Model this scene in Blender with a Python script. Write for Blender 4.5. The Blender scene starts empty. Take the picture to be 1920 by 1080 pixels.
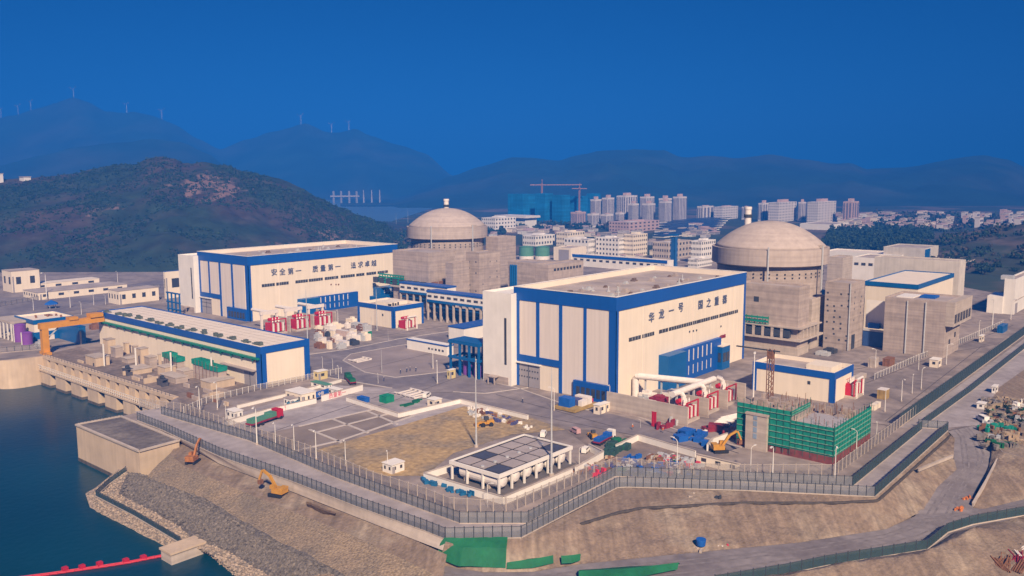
import bpy, bmesh, math, random
from mathutils import Vector, noise

# ---------------------------------------------------------------- camera, sky, sun, exposure
scene = bpy.context.scene
COL = scene.collection
HC = 80.0
F_, PIT, ROLL, YAW = 1617.58, 0.13072, -0.0041, 0.71248      # solved from the building edges (1920 x 1080)
_fw = Vector((math.cos(YAW), math.sin(YAW), 0)); _rt = Vector((math.sin(YAW), -math.cos(YAW), 0)); _up = Vector((0, 0, 1))
FWD = _fw*math.cos(PIT) - _up*math.sin(PIT)
_u2 = _up*math.cos(PIT) + _fw*math.sin(PIT)
RGT = _rt*math.cos(ROLL) + _u2*math.sin(ROLL)
UPV = _u2*math.cos(ROLL) - _rt*math.sin(ROLL)
cam_data = bpy.data.cameras.new('camera'); cam = bpy.data.objects.new('camera', cam_data); COL.objects.link(cam)
cam_data.sensor_width = 36; cam_data.lens = F_/1920*36; cam_data.clip_start = 0.5; cam_data.clip_end = 60000
from mathutils import Matrix
cam.matrix_world = Matrix(((RGT.x, UPV.x, -FWD.x, 0), (RGT.y, UPV.y, -FWD.y, 0), (RGT.z, UPV.z, -FWD.z, HC), (0, 0, 0, 1)))
scene.camera = cam

SUN_EL = math.radians(37); SUN_AZ = math.atan2(-0.80, -0.60)        # behind the camera, a little to its right
S = Vector((math.cos(SUN_AZ)*math.cos(SUN_EL), math.sin(SUN_AZ)*math.cos(SUN_EL), math.sin(SUN_EL)))
sd = bpy.data.lights.new('sun', 'SUN'); sd.energy = 5.0; sd.angle = math.radians(3.0); sd.color = (1.0, 0.79, 0.56)
sun = bpy.data.objects.new('sun', sd); COL.objects.link(sun); sun.rotation_euler = S.to_track_quat('Z', 'Y').to_euler()

w = bpy.data.worlds.new('World'); scene.world = w; w.use_nodes = True
nt = w.node_tree; bg = nt.nodes['Background']
sky = nt.nodes.new('ShaderNodeTexSky'); sky.sky_type = 'NISHITA'; sky.sun_disc = False
sky.sun_elevation = SUN_EL; sky.sun_rotation = math.atan2(S.x, S.y); sky.air_density = 1.6; sky.dust_density = 0.2; sky.ozone_density = 4.0
tc = nt.nodes.new('ShaderNodeTexCoord'); mp = nt.nodes.new('ShaderNodeMapping'); mp.inputs['Scale'].default_value = (1, 1, 2.6); mp.inputs['Location'].default_value = (0, 0, 0.22)
nrm = nt.nodes.new('ShaderNodeVectorMath'); nrm.operation = 'NORMALIZE'
nt.links.new(tc.outputs['Generated'], mp.inputs['Vector']); nt.links.new(mp.outputs[0], nrm.inputs[0]); nt.links.new(nrm.outputs[0], sky.inputs['Vector'])
hs = nt.nodes.new('ShaderNodeHueSaturation'); hs.inputs['Saturation'].default_value = 1.35; hs.inputs['Value'].default_value = 1.0
tint = nt.nodes.new('ShaderNodeMix'); tint.data_type = 'RGBA'; tint.blend_type = 'MULTIPLY'; tint.inputs[0].default_value = 1.0; tint.inputs[7].default_value = (0.0, 0.27, 0.50, 1)
nt.links.new(sky.outputs[0], hs.inputs['Color']); nt.links.new(hs.outputs[0], tint.inputs[6]); nt.links.new(tint.outputs[2], bg.inputs['Color'])
bg.inputs['Strength'].default_value = 0.10

scene.render.engine = 'CYCLES'
scene.view_settings.view_transform = 'Standard'; scene.view_settings.look = 'None'; scene.view_settings.gamma = 1
scene.view_settings.exposure = 0.92
cy = scene.cycles; cy.use_denoising = True; cy.max_bounces = 4; cy.diffuse_bounces = 2; cy.glossy_bounces = 2; cy.transmission_bounces = 2
cy.transparent_max_bounces = 12; cy.volume_bounces = 0; cy.caustics_reflective = False; cy.caustics_refractive = False
try: cy.denoiser = 'OPENIMAGEDENOISE'; cy.denoising_prefilter = 'ACCURATE'
except Exception: pass

# ---------------------------------------------------------------- measuring: photo pixel <-> point on a level plane
def P(px, py, z=0.0):
    d = FWD + RGT*((px-960)/F_) - UPV*((py-540)/F_)
    t = (z-HC)/d.z
    return Vector((d.x*t, d.y*t, z))
def PD(px, py, dep):
    d = FWD + RGT*((px-960)/F_) - UPV*((py-540)/F_)
    return Vector((d.x*dep, d.y*dep, HC+d.z*dep))
def proj(p):
    d = Vector(p) - Vector((0, 0, HC)); z = d.dot(FWD)
    return 960+F_*d.dot(RGT)/z, 540-F_*d.dot(UPV)/z
def _solve(fn, tgt, a, b):
    fa = fn(a)-tgt
    for _ in range(60):
        m = (a+b)/2; fm = fn(m)-tgt
        if fa*fm <= 0: b = m
        else: a, fa = m, fm
    return (a+b)/2
def ext_x(c, z, px): return _solve(lambda t: proj((c[0]+t, c[1], z))[0], px, 0.0, 400.0)
def ext_y(c, z, px): return _solve(lambda t: proj((c[0], c[1]+t, z))[0], px, 0.0, 400.0)
def z_at(x, y, py): return _solve(lambda t: proj((x, y, t))[1], py, -30.0, 200.0)
def fit(px, py, left, right, top, z0=0.0):
    """box with its near corner foot at (px,py): returns x, y, length along X, length along Y, top z"""
    c = P(px, py, z0); h = z_at(c.x, c.y, top)
    return c.x, c.y, ext_x(c, h, right), ext_y(c, h, left), h
def fit_top(px, py, h, left, right):
    c = P(px, py, h)
    return c.x, c.y, ext_x(c, h, right), ext_y(c, h, left), h

# ---------------------------------------------------------------- materials
MATS = {}
def mat(name, col, rough=0.8, var=0.12, scale=0.3, streak=0.0, bump=0.0, bscale=2.0, spec=0.3, col2=None, thr=(0.4, 0.65), scale2=0.05, metallic=0.0, lines=0.0, lper=3.0, alpha=1.0):
    if name in MATS: return MATS[name]
    m = bpy.data.materials.new(name); MATS[name] = m; m.use_nodes = True
    n = m.node_tree.nodes; l = m.node_tree.links; b = n['Principled BSDF']
    b.inputs['Roughness'].default_value = rough; b.inputs['Specular IOR Level'].default_value = spec; b.inputs['Metallic'].default_value = metallic
    g = n.new('ShaderNodeNewGeometry')
    def nz(sc, det=5, vec=None, mul=None):
        t = n.new('ShaderNodeTexNoise'); t.inputs['Scale'].default_value = sc; t.inputs['Detail'].default_value = det
        src = g.outputs['Position']
        if mul:
            mp = n.new('ShaderNodeMapping'); mp.inputs['Scale'].default_value = mul; l.new(src, mp.inputs[0]); src = mp.outputs[0]
        l.new(src, t.inputs['Vector']); return t
    cur = None
    base = n.new('ShaderNodeRGB'); base.outputs[0].default_value = (*col, 1); cur = base.outputs[0]
    if col2:
        t = nz(scale2, 6); r = n.new('ShaderNodeMapRange'); r.inputs['From Min'].default_value = thr[0]; r.inputs['From Max'].default_value = thr[1]
        l.new(t.outputs['Fac'], r.inputs['Value'])
        mx = n.new('ShaderNodeMix'); mx.data_type = 'RGBA'; mx.inputs[7].default_value = (*col2, 1)
        l.new(r.outputs[0], mx.inputs[0]); l.new(cur, mx.inputs[6]); cur = mx.outputs[2]
    def modulate(cur, facout, lo, hi):
        r = n.new('ShaderNodeMapRange'); r.inputs['From Min'].default_value = 0.28; r.inputs['From Max'].default_value = 0.72
        r.inputs['To Min'].default_value = lo; r.inputs['To Max'].default_value = hi
        l.new(facout, r.inputs['Value'])
        v = n.new('ShaderNodeVectorMath'); v.operation = 'SCALE'; l.new(cur, v.inputs[0]); l.new(r.outputs[0], v.inputs['Scale']); return v.outputs[0]
    if var: cur = modulate(cur, nz(scale, 6).outputs['Fac'], 1-var, 1+var)
    if streak: cur = modulate(cur, nz(0.8, 4, mul=(1, 1, 0.04)).outputs['Fac'], 1-streak, 1+streak*0.6)
    if lines:
        cur = modulate(cur, nz(1.0, 2, mul=(0.02, 0.02, 1.0/lper*2)).outputs['Fac'], 1-lines, 1+lines)
    l.new(cur, b.inputs['Base Color'])
    if bump:
        bp = n.new('ShaderNodeBump'); bp.inputs['Strength'].default_value = bump; bp.inputs['Distance'].default_value = 0.5
        l.new(nz(bscale, 6).outputs['Fac'], bp.inputs['Height']); l.new(bp.outputs[0], b.inputs['Normal'])
    if alpha < 1: b.inputs['Alpha'].default_value = alpha
    return m

# ---------------------------------------------------------------- mesh builder
class MB:
    def __init__(s): s.v = []; s.f = []; s.m = []
    def quad(s, *pts, mi=0):
        k = len(s.v); s.v += [tuple(p) for p in pts]; s.f.append(tuple(range(k, k+len(pts)))); s.m.append(mi); return s
    def box(s, x0, y0, z0, x1, y1, z1, mi=0):
        if x0 > x1: x0, x1 = x1, x0
        if y0 > y1: y0, y1 = y1, y0
        if z0 > z1: z0, z1 = z1, z0
        k = len(s.v)
        s.v += [(x0,y0,z0),(x1,y0,z0),(x1,y1,z0),(x0,y1,z0),(x0,y0,z1),(x1,y0,z1),(x1,y1,z1),(x0,y1,z1)]
        for q in ((0,3,2,1),(4,5,6,7),(0,1,5,4),(1,2,6,5),(2,3,7,6),(3,0,4,7)):
            s.f.append(tuple(k+i for i in q)); s.m.append(mi)
        return s
    def prism(s, pts, z0, z1, mi=0, mtop=None):
        n = len(pts); k = len(s.v)
        a = sum(pts[i][0]*pts[(i+1)%n][1]-pts[(i+1)%n][0]*pts[i][1] for i in range(n))
        if a < 0: pts = pts[::-1]
        s.v += [(p[0],p[1],z0) for p in pts]+[(p[0],p[1],z1) for p in pts]
        for i in range(n):
            j = (i+1)%n; s.f.append((k+i,k+j,k+n+j,k+n+i)); s.m.append(mi)
        s.f.append(tuple(k+n+i for i in range(n))); s.m.append(mi if mtop is None else mtop)
        s.f.append(tuple(k+i for i in reversed(range(n)))); s.m.append(mi); return s
    def lathe(s, cx, cy, prof, n=24, mi=0):
        k = len(s.v)
        for r, z in prof:
            for i in range(n):
                a = 2*math.pi*i/n; s.v.append((cx+r*math.cos(a), cy+r*math.sin(a), z))
        for j in range(len(prof)-1):
            for i in range(n):
                i2 = (i+1)%n; s.f.append((k+j*n+i,k+j*n+i2,k+(j+1)*n+i2,k+(j+1)*n+i)); s.m.append(mi)
        s.f.append(tuple(k+(len(prof)-1)*n+i for i in range(n))); s.m.append(mi)
        s.f.append(tuple(k+i for i in reversed(range(n)))); s.m.append(mi); return s
    def cyl(s, cx, cy, z0, z1, r, r2=None, n=16, mi=0): return s.lathe(cx, cy, [(r,z0),(r if r2 is None else r2,z1)], n, mi)
    def tube(s, pts, r, n=8, mi=0):
        pts = [Vector(p) for p in pts]; k = len(s.v); rings = len(pts)
        for i, p in enumerate(pts):
            rr = r[i] if isinstance(r, (list, tuple)) else r
            t = (pts[min(i+1, rings-1)]-pts[max(i-1, 0)]).normalized()
            a = t.cross(Vector((0,0,1))) if abs(t.z) < 0.95 else t.cross(Vector((1,0,0)))
            a.normalize(); b = t.cross(a)
            for j in range(n):
                q = 2*math.pi*j/n; s.v.append(tuple(p+a*(rr*math.cos(q))+b*(rr*math.sin(q))))
        for i in range(rings-1):
            for j in range(n):
                j2 = (j+1)%n; s.f.append((k+i*n+j,k+i*n+j2,k+(i+1)*n+j2,k+(i+1)*n+j)); s.m.append(mi)
        s.f.append(tuple(k+j for j in reversed(range(n)))); s.m.append(mi)
        s.f.append(tuple(k+(rings-1)*n+j for j in range(n))); s.m.append(mi); return s
    def bar(s, a, b, w, h, mi=0):
        """rectangular beam from a to b (centre of its base line)"""
        a = Vector(a); b = Vector(b); t = (b-a).normalized(); sd = t.cross(Vector((0,0,1)))
        if sd.length < 1e-4: sd = Vector((1,0,0))
        sd.normalize(); up = sd.cross(t); k = len(s.v)
        for p in (a, b):
            for q in (-sd*w/2, sd*w/2, sd*w/2+up*h, -sd*w/2+up*h): s.v.append(tuple(p+q))
        for q in ((0,1,5,4),(1,2,6,5),(2,3,7,6),(3,0,4,7),(3,2,1,0),(4,5,6,7)): s.f.append(tuple(k+i for i in q)); s.m.append(mi)
        return s

LOC = {}
def link(name, mb, mats, parent=None, loc=None, smooth=False):
    if not isinstance(mats, (list, tuple)): mats = [mats]
    org = LOC[parent.name] if parent is not None and loc is None else Vector(loc or (0, 0, 0))
    me = bpy.data.meshes.new(name); me.from_pydata([(v[0]-org[0], v[1]-org[1], v[2]-org[2]) for v in mb.v], [], mb.f)
    for m in mats: me.materials.append(m)
    if len(mats) > 1: me.polygons.foreach_set('material_index', mb.m)
    if smooth: me.polygons.foreach_set('use_smooth', [True]*len(me.polygons))
    me.update()
    o = bpy.data.objects.new(name, me); COL.objects.link(o)
    if parent is not None:
        o.parent = parent
        LOC[o.name] = org
        if loc is not None: o.location = Vector(loc)-LOC[parent.name]
    else: o.location = org; LOC[o.name] = Vector(org)
    return o
def thing(name, label, cat, loc=(0,0,0), group=None):
    o = bpy.data.objects.new(name, None); COL.objects.link(o); o.location = loc; LOC[o.name] = Vector(loc)
    o.empty_display_size = 1
    o['label'] = label; o['category'] = cat
    if group: o['group'] = group
    return o
def part(name, mb, mats, parent, label=None, smooth=False):
    o = link(name, mb, mats, parent, smooth=smooth)
    if label: o['label'] = label
    return o
def single(name, mb, mats, label, cat, loc, group=None, smooth=False):
    o = link(name, mb, mats, None, loc, smooth); o['label'] = label; o['category'] = cat
    if group: o['group'] = group
    return o
def struct(name, mb, mats, kind='structure', smooth=False, label=None):
    o = link(name, mb, mats, None, (0,0,0), smooth); o['kind'] = kind
    if label: o['label'] = label
    return o
def copy_tree(o, parent=None):
    c = o.copy(); COL.objects.link(c); c.parent = parent; LOC[c.name] = LOC.get(o.name, Vector())
    for ch in list(o.children): copy_tree(ch, c)
    return c
class Kind:
    """first use moves the prototype itself, later uses copy it with its parts"""
    def __init__(s, root): s.root = root; s.used = False
    def put(s, loc, rz=0.0, label=None, group=None, scale=None):
        o = copy_tree(s.root) if s.used else s.root
        s.used = True; o.location = loc; o.rotation_euler = (0, 0, rz); LOC[o.name] = Vector(loc)
        if scale: o.scale = (scale, scale, scale) if not isinstance(scale, (tuple, list)) else scale
        else: o.scale = (1, 1, 1)
        if label: o['label'] = label
        if group: o['group'] = group
        return o
def resample(pl, n):
    d = [0]
    for i in range(1, len(pl)): d.append(d[-1]+(Vector(pl[i])-Vector(pl[i-1])).length)
    out = []; j = 0
    for k in range(n):
        t = d[-1]*k/(n-1)
        while j < len(pl)-2 and d[j+1] < t: j += 1
        q = (t-d[j])/max(1e-9, d[j+1]-d[j]); out.append(Vector(pl[j]).lerp(Vector(pl[j+1]), min(1, q)))
    return out
def loft(mb, lines, n, rows, amp=0.0, fs=0.12, mi=None, edge=True):
    """surface through successive polylines; relief from noise, none along the first and last line"""
    rs = [resample(l, n) for l in lines]; k = len(mb.v); total = 0; bands = []
    if isinstance(rows, int): rows = [rows]*(len(lines)-1)
    for i in range(len(lines)-1):
        for r in range(rows[i]+(1 if i == len(lines)-2 else 0)):
            t = r/rows[i]
            for c in range(n):
                p = rs[i][c].lerp(rs[i+1][c], t)
                a = amp[i] if isinstance(amp, (list, tuple)) else amp
                if edge and ((i == 0 and r == 0) or (i == len(lines)-2 and r == rows[i])): a = 0
                if a: p = p + Vector((0, 0, a*noise.fractal(p*fs, 0.9, 2.1, 5)))
                mb.v.append(tuple(p))
            if r < rows[i]: bands.append(i)
            total += 1
    for r in range(total-1):
        for c in range(n-1):
            a = k+r*n+c; mb.f.append((a, a+1, a+n+1, a+n)); mb.m.append(mi[bands[r]] if mi else 0)
    return mb
def text_mb(body, origin, ux, size, normal_off=0.0, depth=0.12):
    """lettering as a thin raised mesh; ux = reading direction, letters stand upright"""
    cu = bpy.data.curves.new('lettering', 'FONT'); cu.body = body; cu.size = size; cu.extrude = depth/2; cu.align_x = 'CENTER'; cu.align_y = 'CENTER'; cu.resolution_u = 3
    o = bpy.data.objects.new('lettering', cu); COL.objects.link(o)
    dg = bpy.context.evaluated_depsgraph_get(); me = bpy.data.meshes.new_from_object(o.evaluated_get(dg))
    ux = Vector(ux); nn = ux.cross(Vector((0,0,1)))
    mb = MB()
    for v in me.vertices: mb.v.append(tuple(Vector(origin)+ux*v.co.x+Vector((0,0,1))*v.co.y+nn*(v.co.z+normal_off)))
    for p in me.polygons: mb.f.append(tuple(p.vertices)); mb.m.append(0)
    bpy.data.objects.remove(o); bpy.data.curves.remove(cu); bpy.data.meshes.remove(me)
    return mb

# ---------------------------------------------------------------- palette
CREAM = mat('cream_cladding', (0.80, 0.69, 0.56), 0.55, 0.04, 0.12, streak=0.06)
WHITE = mat('white_render', (0.78, 0.73, 0.68), 0.6, 0.06, 0.2, streak=0.04)
PANEL = mat('ribbed_panel', (0.72, 0.63, 0.57), 0.5, 0.02, 0.1, streak=0.09)
BLUE = mat('blue_cladding', (0.008, 0.085, 0.36), 0.4, 0.05, 0.1, streak=0.06)
TEAL = mat('teal_blue_cladding', (0.006, 0.10, 0.30), 0.4, 0.08, 0.2)
CONC = mat('raw_concrete', (0.40, 0.325, 0.285), 0.9, 0.14, 0.3, streak=0.09, lines=0.18, lper=2.2, bump=0.1)
CONC2 = mat('pale_concrete', (0.46, 0.385, 0.33), 0.9, 0.12, 0.3, streak=0.08, lines=0.16, lper=2.5)
DOME = mat('dome_concrete', (0.455, 0.375, 0.335), 0.85, 0.09, 0.25, streak=0.08, lines=0.10, lper=2.2)
CONCW = mat('cast_concrete_wall', (0.56, 0.43, 0.31), 0.9, 0.10, 0.2, streak=0.10)
ROOFG = mat('grey_roof_screed', (0.36, 0.30, 0.28), 0.9, 0.18, 0.12, col2=(0.44, 0.37, 0.33), scale2=0.08)
ROOFC = mat('cream_roof_sheet', (0.80, 0.69, 0.57), 0.6, 0.05, 0.2)
GLASS = mat('dark_window_glass', (0.05, 0.05, 0.055), 0.2, 0.2, 0.6, spec=0.5)
DOORG = mat('grey_door_steel', (0.32, 0.29, 0.30), 0.5, 0.06, 0.5)
STEEL = mat('galvanised_steel', (0.45, 0.45, 0.46), 0.5, 0.1, 1.0, metallic=0.0)
LAMPW = mat('white_painted_pole', (0.70, 0.66, 0.62), 0.5, 0.05, 1)
DARK = mat('dark_steel', (0.05, 0.055, 0.065), 0.5, 0.15, 0.8)
ASPH = mat('asphalt', (0.175, 0.150, 0.162), 0.9, 0.2, 0.25, col2=(0.25, 0.212, 0.208), scale2=0.05, thr=(0.42,0.66), bump=0.05)
PAVE = mat('concrete_paving', (0.30, 0.245, 0.22), 0.9, 0.26, 0.22, col2=(0.205, 0.168, 0.155), scale2=0.045, thr=(0.42, 0.60), bump=0.05)
PAVEL = mat('light_concrete_paving', (0.37, 0.325, 0.325), 0.85, 0.18, 0.3, col2=(0.29, 0.25, 0.245), scale2=0.06, thr=(0.42, 0.62))
KERB = mat('kerb_stone', (0.50, 0.44, 0.40), 0.8, 0.1, 0.5)
DIRT = mat('bare_earth', (0.225, 0.165, 0.122), 0.95, 0.2, 0.9, col2=(0.31, 0.245, 0.185), scale2=0.075, thr=(0.50, 0.68), bump=0.6, bscale=1.6)
def runoff(m, amt, ang, across=0.9, along=0.07):
    """streaks that follow the fall of the slope (direction ang on the ground)"""
    n = m.node_tree.nodes; l = m.node_tree.links; b = n['Principled BSDF']; src = b.inputs['Base Color'].links[0].from_socket
    g = n.new('ShaderNodeNewGeometry'); a1 = n.new('ShaderNodeMapping'); a1.inputs['Rotation'].default_value = (0, 0, -ang); a2 = n.new('ShaderNodeMapping'); a2.inputs['Scale'].default_value = (along, across, 0.1)
    l.new(g.outputs['Position'], a1.inputs[0]); l.new(a1.outputs[0], a2.inputs[0])
    t = n.new('ShaderNodeTexNoise'); t.inputs['Scale'].default_value = 1; t.inputs['Detail'].default_value = 6; t.inputs['Distortion'].default_value = 0.6; l.new(a2.outputs[0], t.inputs['Vector'])
    r = n.new('ShaderNodeMapRange'); r.inputs['From Min'].default_value = .3; r.inputs['From Max'].default_value = .7; r.inputs['To Min'].default_value = 1-amt; r.inputs['To Max'].default_value = 1+amt; l.new(t.outputs['Fac'], r.inputs['Value'])
    v = n.new('ShaderNodeVectorMath'); v.operation = 'SCALE'; l.new(src, v.inputs[0]); l.new(r.outputs[0], v.inputs['Scale']); l.new(v.outputs[0], b.inputs['Base Color'])
runoff(DIRT, 0.22, YAW, 0.55, 0.06)
SANDY = mat('yellow_dry_lot', (0.40, 0.275, 0.135), 0.95, 0.34, 0.6, col2=(0.25, 0.195, 0.135), scale2=0.05, thr=(0.46, 0.60), bump=0.3, bscale=0.8)
GRAVEL = mat('tan_gravel', (0.29, 0.215, 0.145), 0.95, 0.42, 1.9, col2=(0.20, 0.16, 0.12), scale2=0.09, bump=1.0, bscale=1.7)
ROCK = mat('grey_rock_armour', (0.125, 0.108, 0.095), 0.95, 0.5, 1.7, col2=(0.21, 0.175, 0.145), scale2=1.1, thr=(0.55, 0.68), bump=1.0, bscale=1.5)
STONE = mat('pale_stones', (0.33, 0.255, 0.195), 0.95, 0.5, 1.5, bump=1.0, bscale=1.3)
GREEN = mat('green_net', (0.010, 0.235, 0.165), 0.8, 0.18, 0.5, streak=0.15)
GREENT = mat('green_tarp', (0.010, 0.12, 0.048), 0.75, 0.25, 0.25, bump=0.5, bscale=0.5)
YELLOW = mat('yellow_machine_paint', (0.50, 0.245, 0.03), 0.5, 0.12, 0.8)
ORANGE = mat('orange_crane_paint', (0.60, 0.265, 0.025), 0.5, 0.10, 0.4)
RED = mat('red_paint', (0.48, 0.014, 0.028), 0.5, 0.1, 0.8)
DRED = mat('dark_red_paint', (0.25, 0.02, 0.035), 0.6, 0.15, 0.8)
PIPEW = mat('white_pipe_lagging', (0.74, 0.67, 0.62), 0.45, 0.08, 0.8)
PURPLE = mat('purple_tank_paint', (0.20, 0.06, 0.30), 0.5, 0.08, 0.5)
TGREEN = mat('green_tank_paint', (0.09, 0.24, 0.16), 0.6, 0.1, 0.3)
BLUET = mat('bright_blue_sheet', (0.012, 0.10, 0.40), 0.6, 0.15, 0.6)
PINK = mat('red_lettering', (0.60, 0.05, 0.09), 0.6, 0.05, 1)
NAVY = mat('navy_lettering', (0.10, 0.12, 0.20), 0.6, 0.05, 1)
RUST = mat('rusty_steel', (0.22, 0.10, 0.05), 0.85, 0.3, 1.0)
BLACK = mat('black_rubber', (0.02, 0.02, 0.022), 0.8, 0.1, 1)
SKIN = mat('skin_tone', (0.45, 0.28, 0.20), 0.6, 0.05, 2)
# ================================================================= ground, water, terrain
def dirpx(px, dep):
    d = _fw + _rt*((px-960)/F_); return Vector((d.x*dep, d.y*dep, 0))
def pts(*a): return [P(*t) for t in a]
FAR = 5600
WZ = -12.5
GROUND_EDGE = [(-260,700),(0,676),(85,667),(330,746),(303,764),(226,780.5),(300,805),(413,857),(547,903),(667,950),(793,995),(835,1012),(977,1009),(1157,915),(1176,914),(1390,920),(1640,932),(1777,807),(1832,797),(1880,848),(1925,858),(2150,900)]
g = [P(a, b) for a, b in GROUND_EDGE]
g += [dirpx(3300, 900), dirpx(3300, FAR*0.8), dirpx(960, FAR*1.2), dirpx(-1500, FAR*0.8), dirpx(-1500, 500)]
from mathutils.geometry import tessellate_polygon
def flat_mesh(name, p, z, m):
    tris = tessellate_polygon([[Vector((q.x, q.y, 0)) for q in p]])
    me = bpy.data.meshes.new(name); f = []
    for t in tris:
        a, b, c = (p[i] for i in t)
        f.append(tuple(t) if (b.x-a.x)*(c.y-a.y)-(c.x-a.x)*(b.y-a.y) > 0 else (t[0], t[2], t[1]))
    me.from_pydata([(q.x, q.y, z) for q in p], [], f); me.materials.append(m); me.update()
    o = bpy.data.objects.new(name, me); COL.objects.link(o); o['kind'] = 'structure'; return o
flat_mesh('ground', g, 0.0, PAVE)
def sheet(name, pix, m, z): return flat_mesh(name, [P(a, b, 0) for a, b in pix], z, m)

# water of the intake bay, one large sheet under the platform level
WATER = mat('bay_water', (0.003, 0.034, 0.046), 0.28, 0.3, 0.015, bump=0.16, bscale=0.5, spec=0.18)
mb = MB(); R_ = 6000; mb.quad((-R_,-R_,WZ),(R_,-R_,WZ),(R_,R_,WZ),(-R_,R_,WZ)); struct('water', mb, WATER)

FARG = mat('far_fields', (0.035, 0.05, 0.03), 0.95, 0.3, 0.02, col2=(0.14, 0.10, 0.08), scale2=0.008, thr=(0.5, 0.62))
mb = MB(); a = [dirpx(-1500, 1050), dirpx(700, 1000), dirpx(960, 860), dirpx(1500, 840), dirpx(1900, 560), dirpx(3200, 700)]
b = [dirpx(-1500, FAR*0.78), dirpx(700, FAR*1.1), dirpx(960, FAR*1.15), dirpx(1500, FAR*1.1), dirpx(1900, FAR), dirpx(3200, FAR*0.8)]
for i in range(5): mb.quad(a[i], a[i+1], b[i+1], b[i])
mb.v = [(x, y, 0.06) for x, y, z in mb.v]; struct('far_fields', mb, FARG)
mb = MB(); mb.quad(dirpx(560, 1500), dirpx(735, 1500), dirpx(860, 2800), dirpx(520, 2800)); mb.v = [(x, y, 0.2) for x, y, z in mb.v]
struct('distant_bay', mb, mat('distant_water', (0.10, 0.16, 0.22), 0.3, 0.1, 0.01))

# roads and yards, each sheet a few centimetres above the one below
sheet('road', [(560,668),(654,655),(747,636),(841,622),(905,607),(930,650),(905,712),(975,729),(1080,766),(1150,777),(1290,812),(1390,838),(1340,856),(1190,817),(1120,803),(1060,800),(985,776),(880,757),(800,741),(735,728),(640,712),(575,702)], ASPH, 0.03)
sheet('road', [(0,560),(120,552),(330,520),(330,545),(120,586),(0,600)], ASPH, 0.03)
sheet('traffic_island', [(643,676),(658,664),(732,651),(768,645),(850,652),(905,660),(905,690),(811,700),(741,708),(684,698)], mat('island_paving', (0.30, 0.245, 0.23), 0.9, 0.15, 0.1, col2=(0.25,0.205,0.195), scale2=0.06), 0.07)
sheet('yard', [(735,728),(800,741),(880,757),(900,770),(742,800),(690,772),(560,800),(470,820),(400,790),(620,722)], PAVEL, 0.04)
sheet('yard', [(470,820),(700,768),(775,780),(600,842),(545,848)], mat('dark_lot', (0.215, 0.17, 0.145), 0.95, 0.2, 0.1, col2=(0.26,0.21,0.18), scale2=0.05), 0.06)
sheet('dry_lot', [(590,845),(740,802),(870,762),(985,780),(1060,806),(960,815),(850,850),(798,892),(720,893),(640,868)], SANDY, 0.08)
sheet('construction_yard', [(1060,806),(1120,806),(1190,820),(1330,858),(1420,900),(1200,890),(1090,895),(1120,850)], mat('muddy_yard', (0.25,0.19,0.16), 0.95, 0.3, 0.2, col2=(0.16,0.13,0.12), scale2=0.12), 0.05)
sheet('patrol_road', [(252,772),(310,764),(467,822),(633,892),(793,951),(862,976),(988,976),(1153,889),(1379,899),(1598,908),(1728,803),(1775,803),(1638,928),(1390,916),(1178,909),(1155,910),(976,1003),(838,1006),(793,989),(667,944),(547,897),(413,851),(310,806)], PAVEL, 0.05)
sheet('road', [(1687,803),(1732,800),(1780,802),(1835,797),(1870,728),(1925,690),(1990,640),(1990,560),(1925,632)], PAVEL, 0.04)
sheet('construction_lot', [(1838,800),(1872,728),(1925,690),(2010,640),(2150,850),(1925,857),(1882,847)], DIRT, 0.03)
# dark slots of the empty lot, kerbs and lot dividers
mb = MB()
for a, b in (((560,800),(700,768)),((580,806),(640,830)),((623,786),(690,812)),((690,772),(745,796)),((545,848),(640,826)),((640,826),(775,780)),((590,812),(730,776)),):
    mb.bar(P(*a), P(*b), 0.9, 0.22)
struct('lot_divider', mb, KERB, kind='structure')
def kerb(pix, wd=0.5, h=0.16):
    mb = MB()
    for a, b in zip(pix[:-1], pix[1:]): mb.bar(P(*a), P(*b), wd, h)
    return struct('kerb', mb, KERB)
kerb([(560,667),(654,655),(747,635.5),(841,621.5),(905,606)])
kerb([(643,676),(658,664),(732,651),(768,645)]); kerb([(643,676),(684,698),(741,708),(811,700),(905,690)])
kerb([(905,712),(975,729),(1080,766),(1120,771),(1150,766),(1165,756)]); kerb([(575,702),(640,712),(735,728)])
kerb([(1185,778),(1290,813),(1390,839)]); kerb([(850,735),(910,738),(990,727)])

# ---------------------------------------------------------------- slopes down to the water and the lower road
N = 150
mb = MB()
L0 = pts((262,792),(300,806),(413,858),(547,904),(667,951),(793,996),(836,1013))
L1 = pts((330,826,-1.6),(345,833,-2.2),(410,869,-2.4),(553,924,-2.4),(670,970,-2.4),(780,1013,-2.0),(830,1032,-1.4))
loft(mb, [L0, L1], N, 2, 0); struct('retaining_wall', mb, CONC2)
mb = MB()
L1b = pts((333,830,-1.8),(345,834,-2.25),(410,870,-2.45),(553,925,-2.45),(670,971,-2.45),(780,1014,-2.05),(838,1040,-1.6))
L2 = pts((318,850,-2.6),(345,874,-3),(420,907,-3),(560,963,-3.2),(680,1012,-3.4),(780,1060,-4),(830,1085,-5))
L3 = pts((275,893,-5.2),(300,904,-5.6),(383,934,-5.8),(450,974,-6),(520,1012,-6),(610,1058,-6.2),(680,1100,-6.5))
L4 = pts((240,886,-8.2),(222,926,-9.5),(280,956,-9.6),(334,986,-9.6),(360,1011,-10),(425,1033,-10.4),(520,1090,-10.6))
loft(mb, [L1b, L2, L3, L4], N, [8, 10, 16], [0.35, 0.25, 0.5], 0.16, mi=[0, 1, 2])
struct('embankment_slope', mb, [DIRT, GRAVEL, ROCK], smooth=True)
mb = MB()
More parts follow.
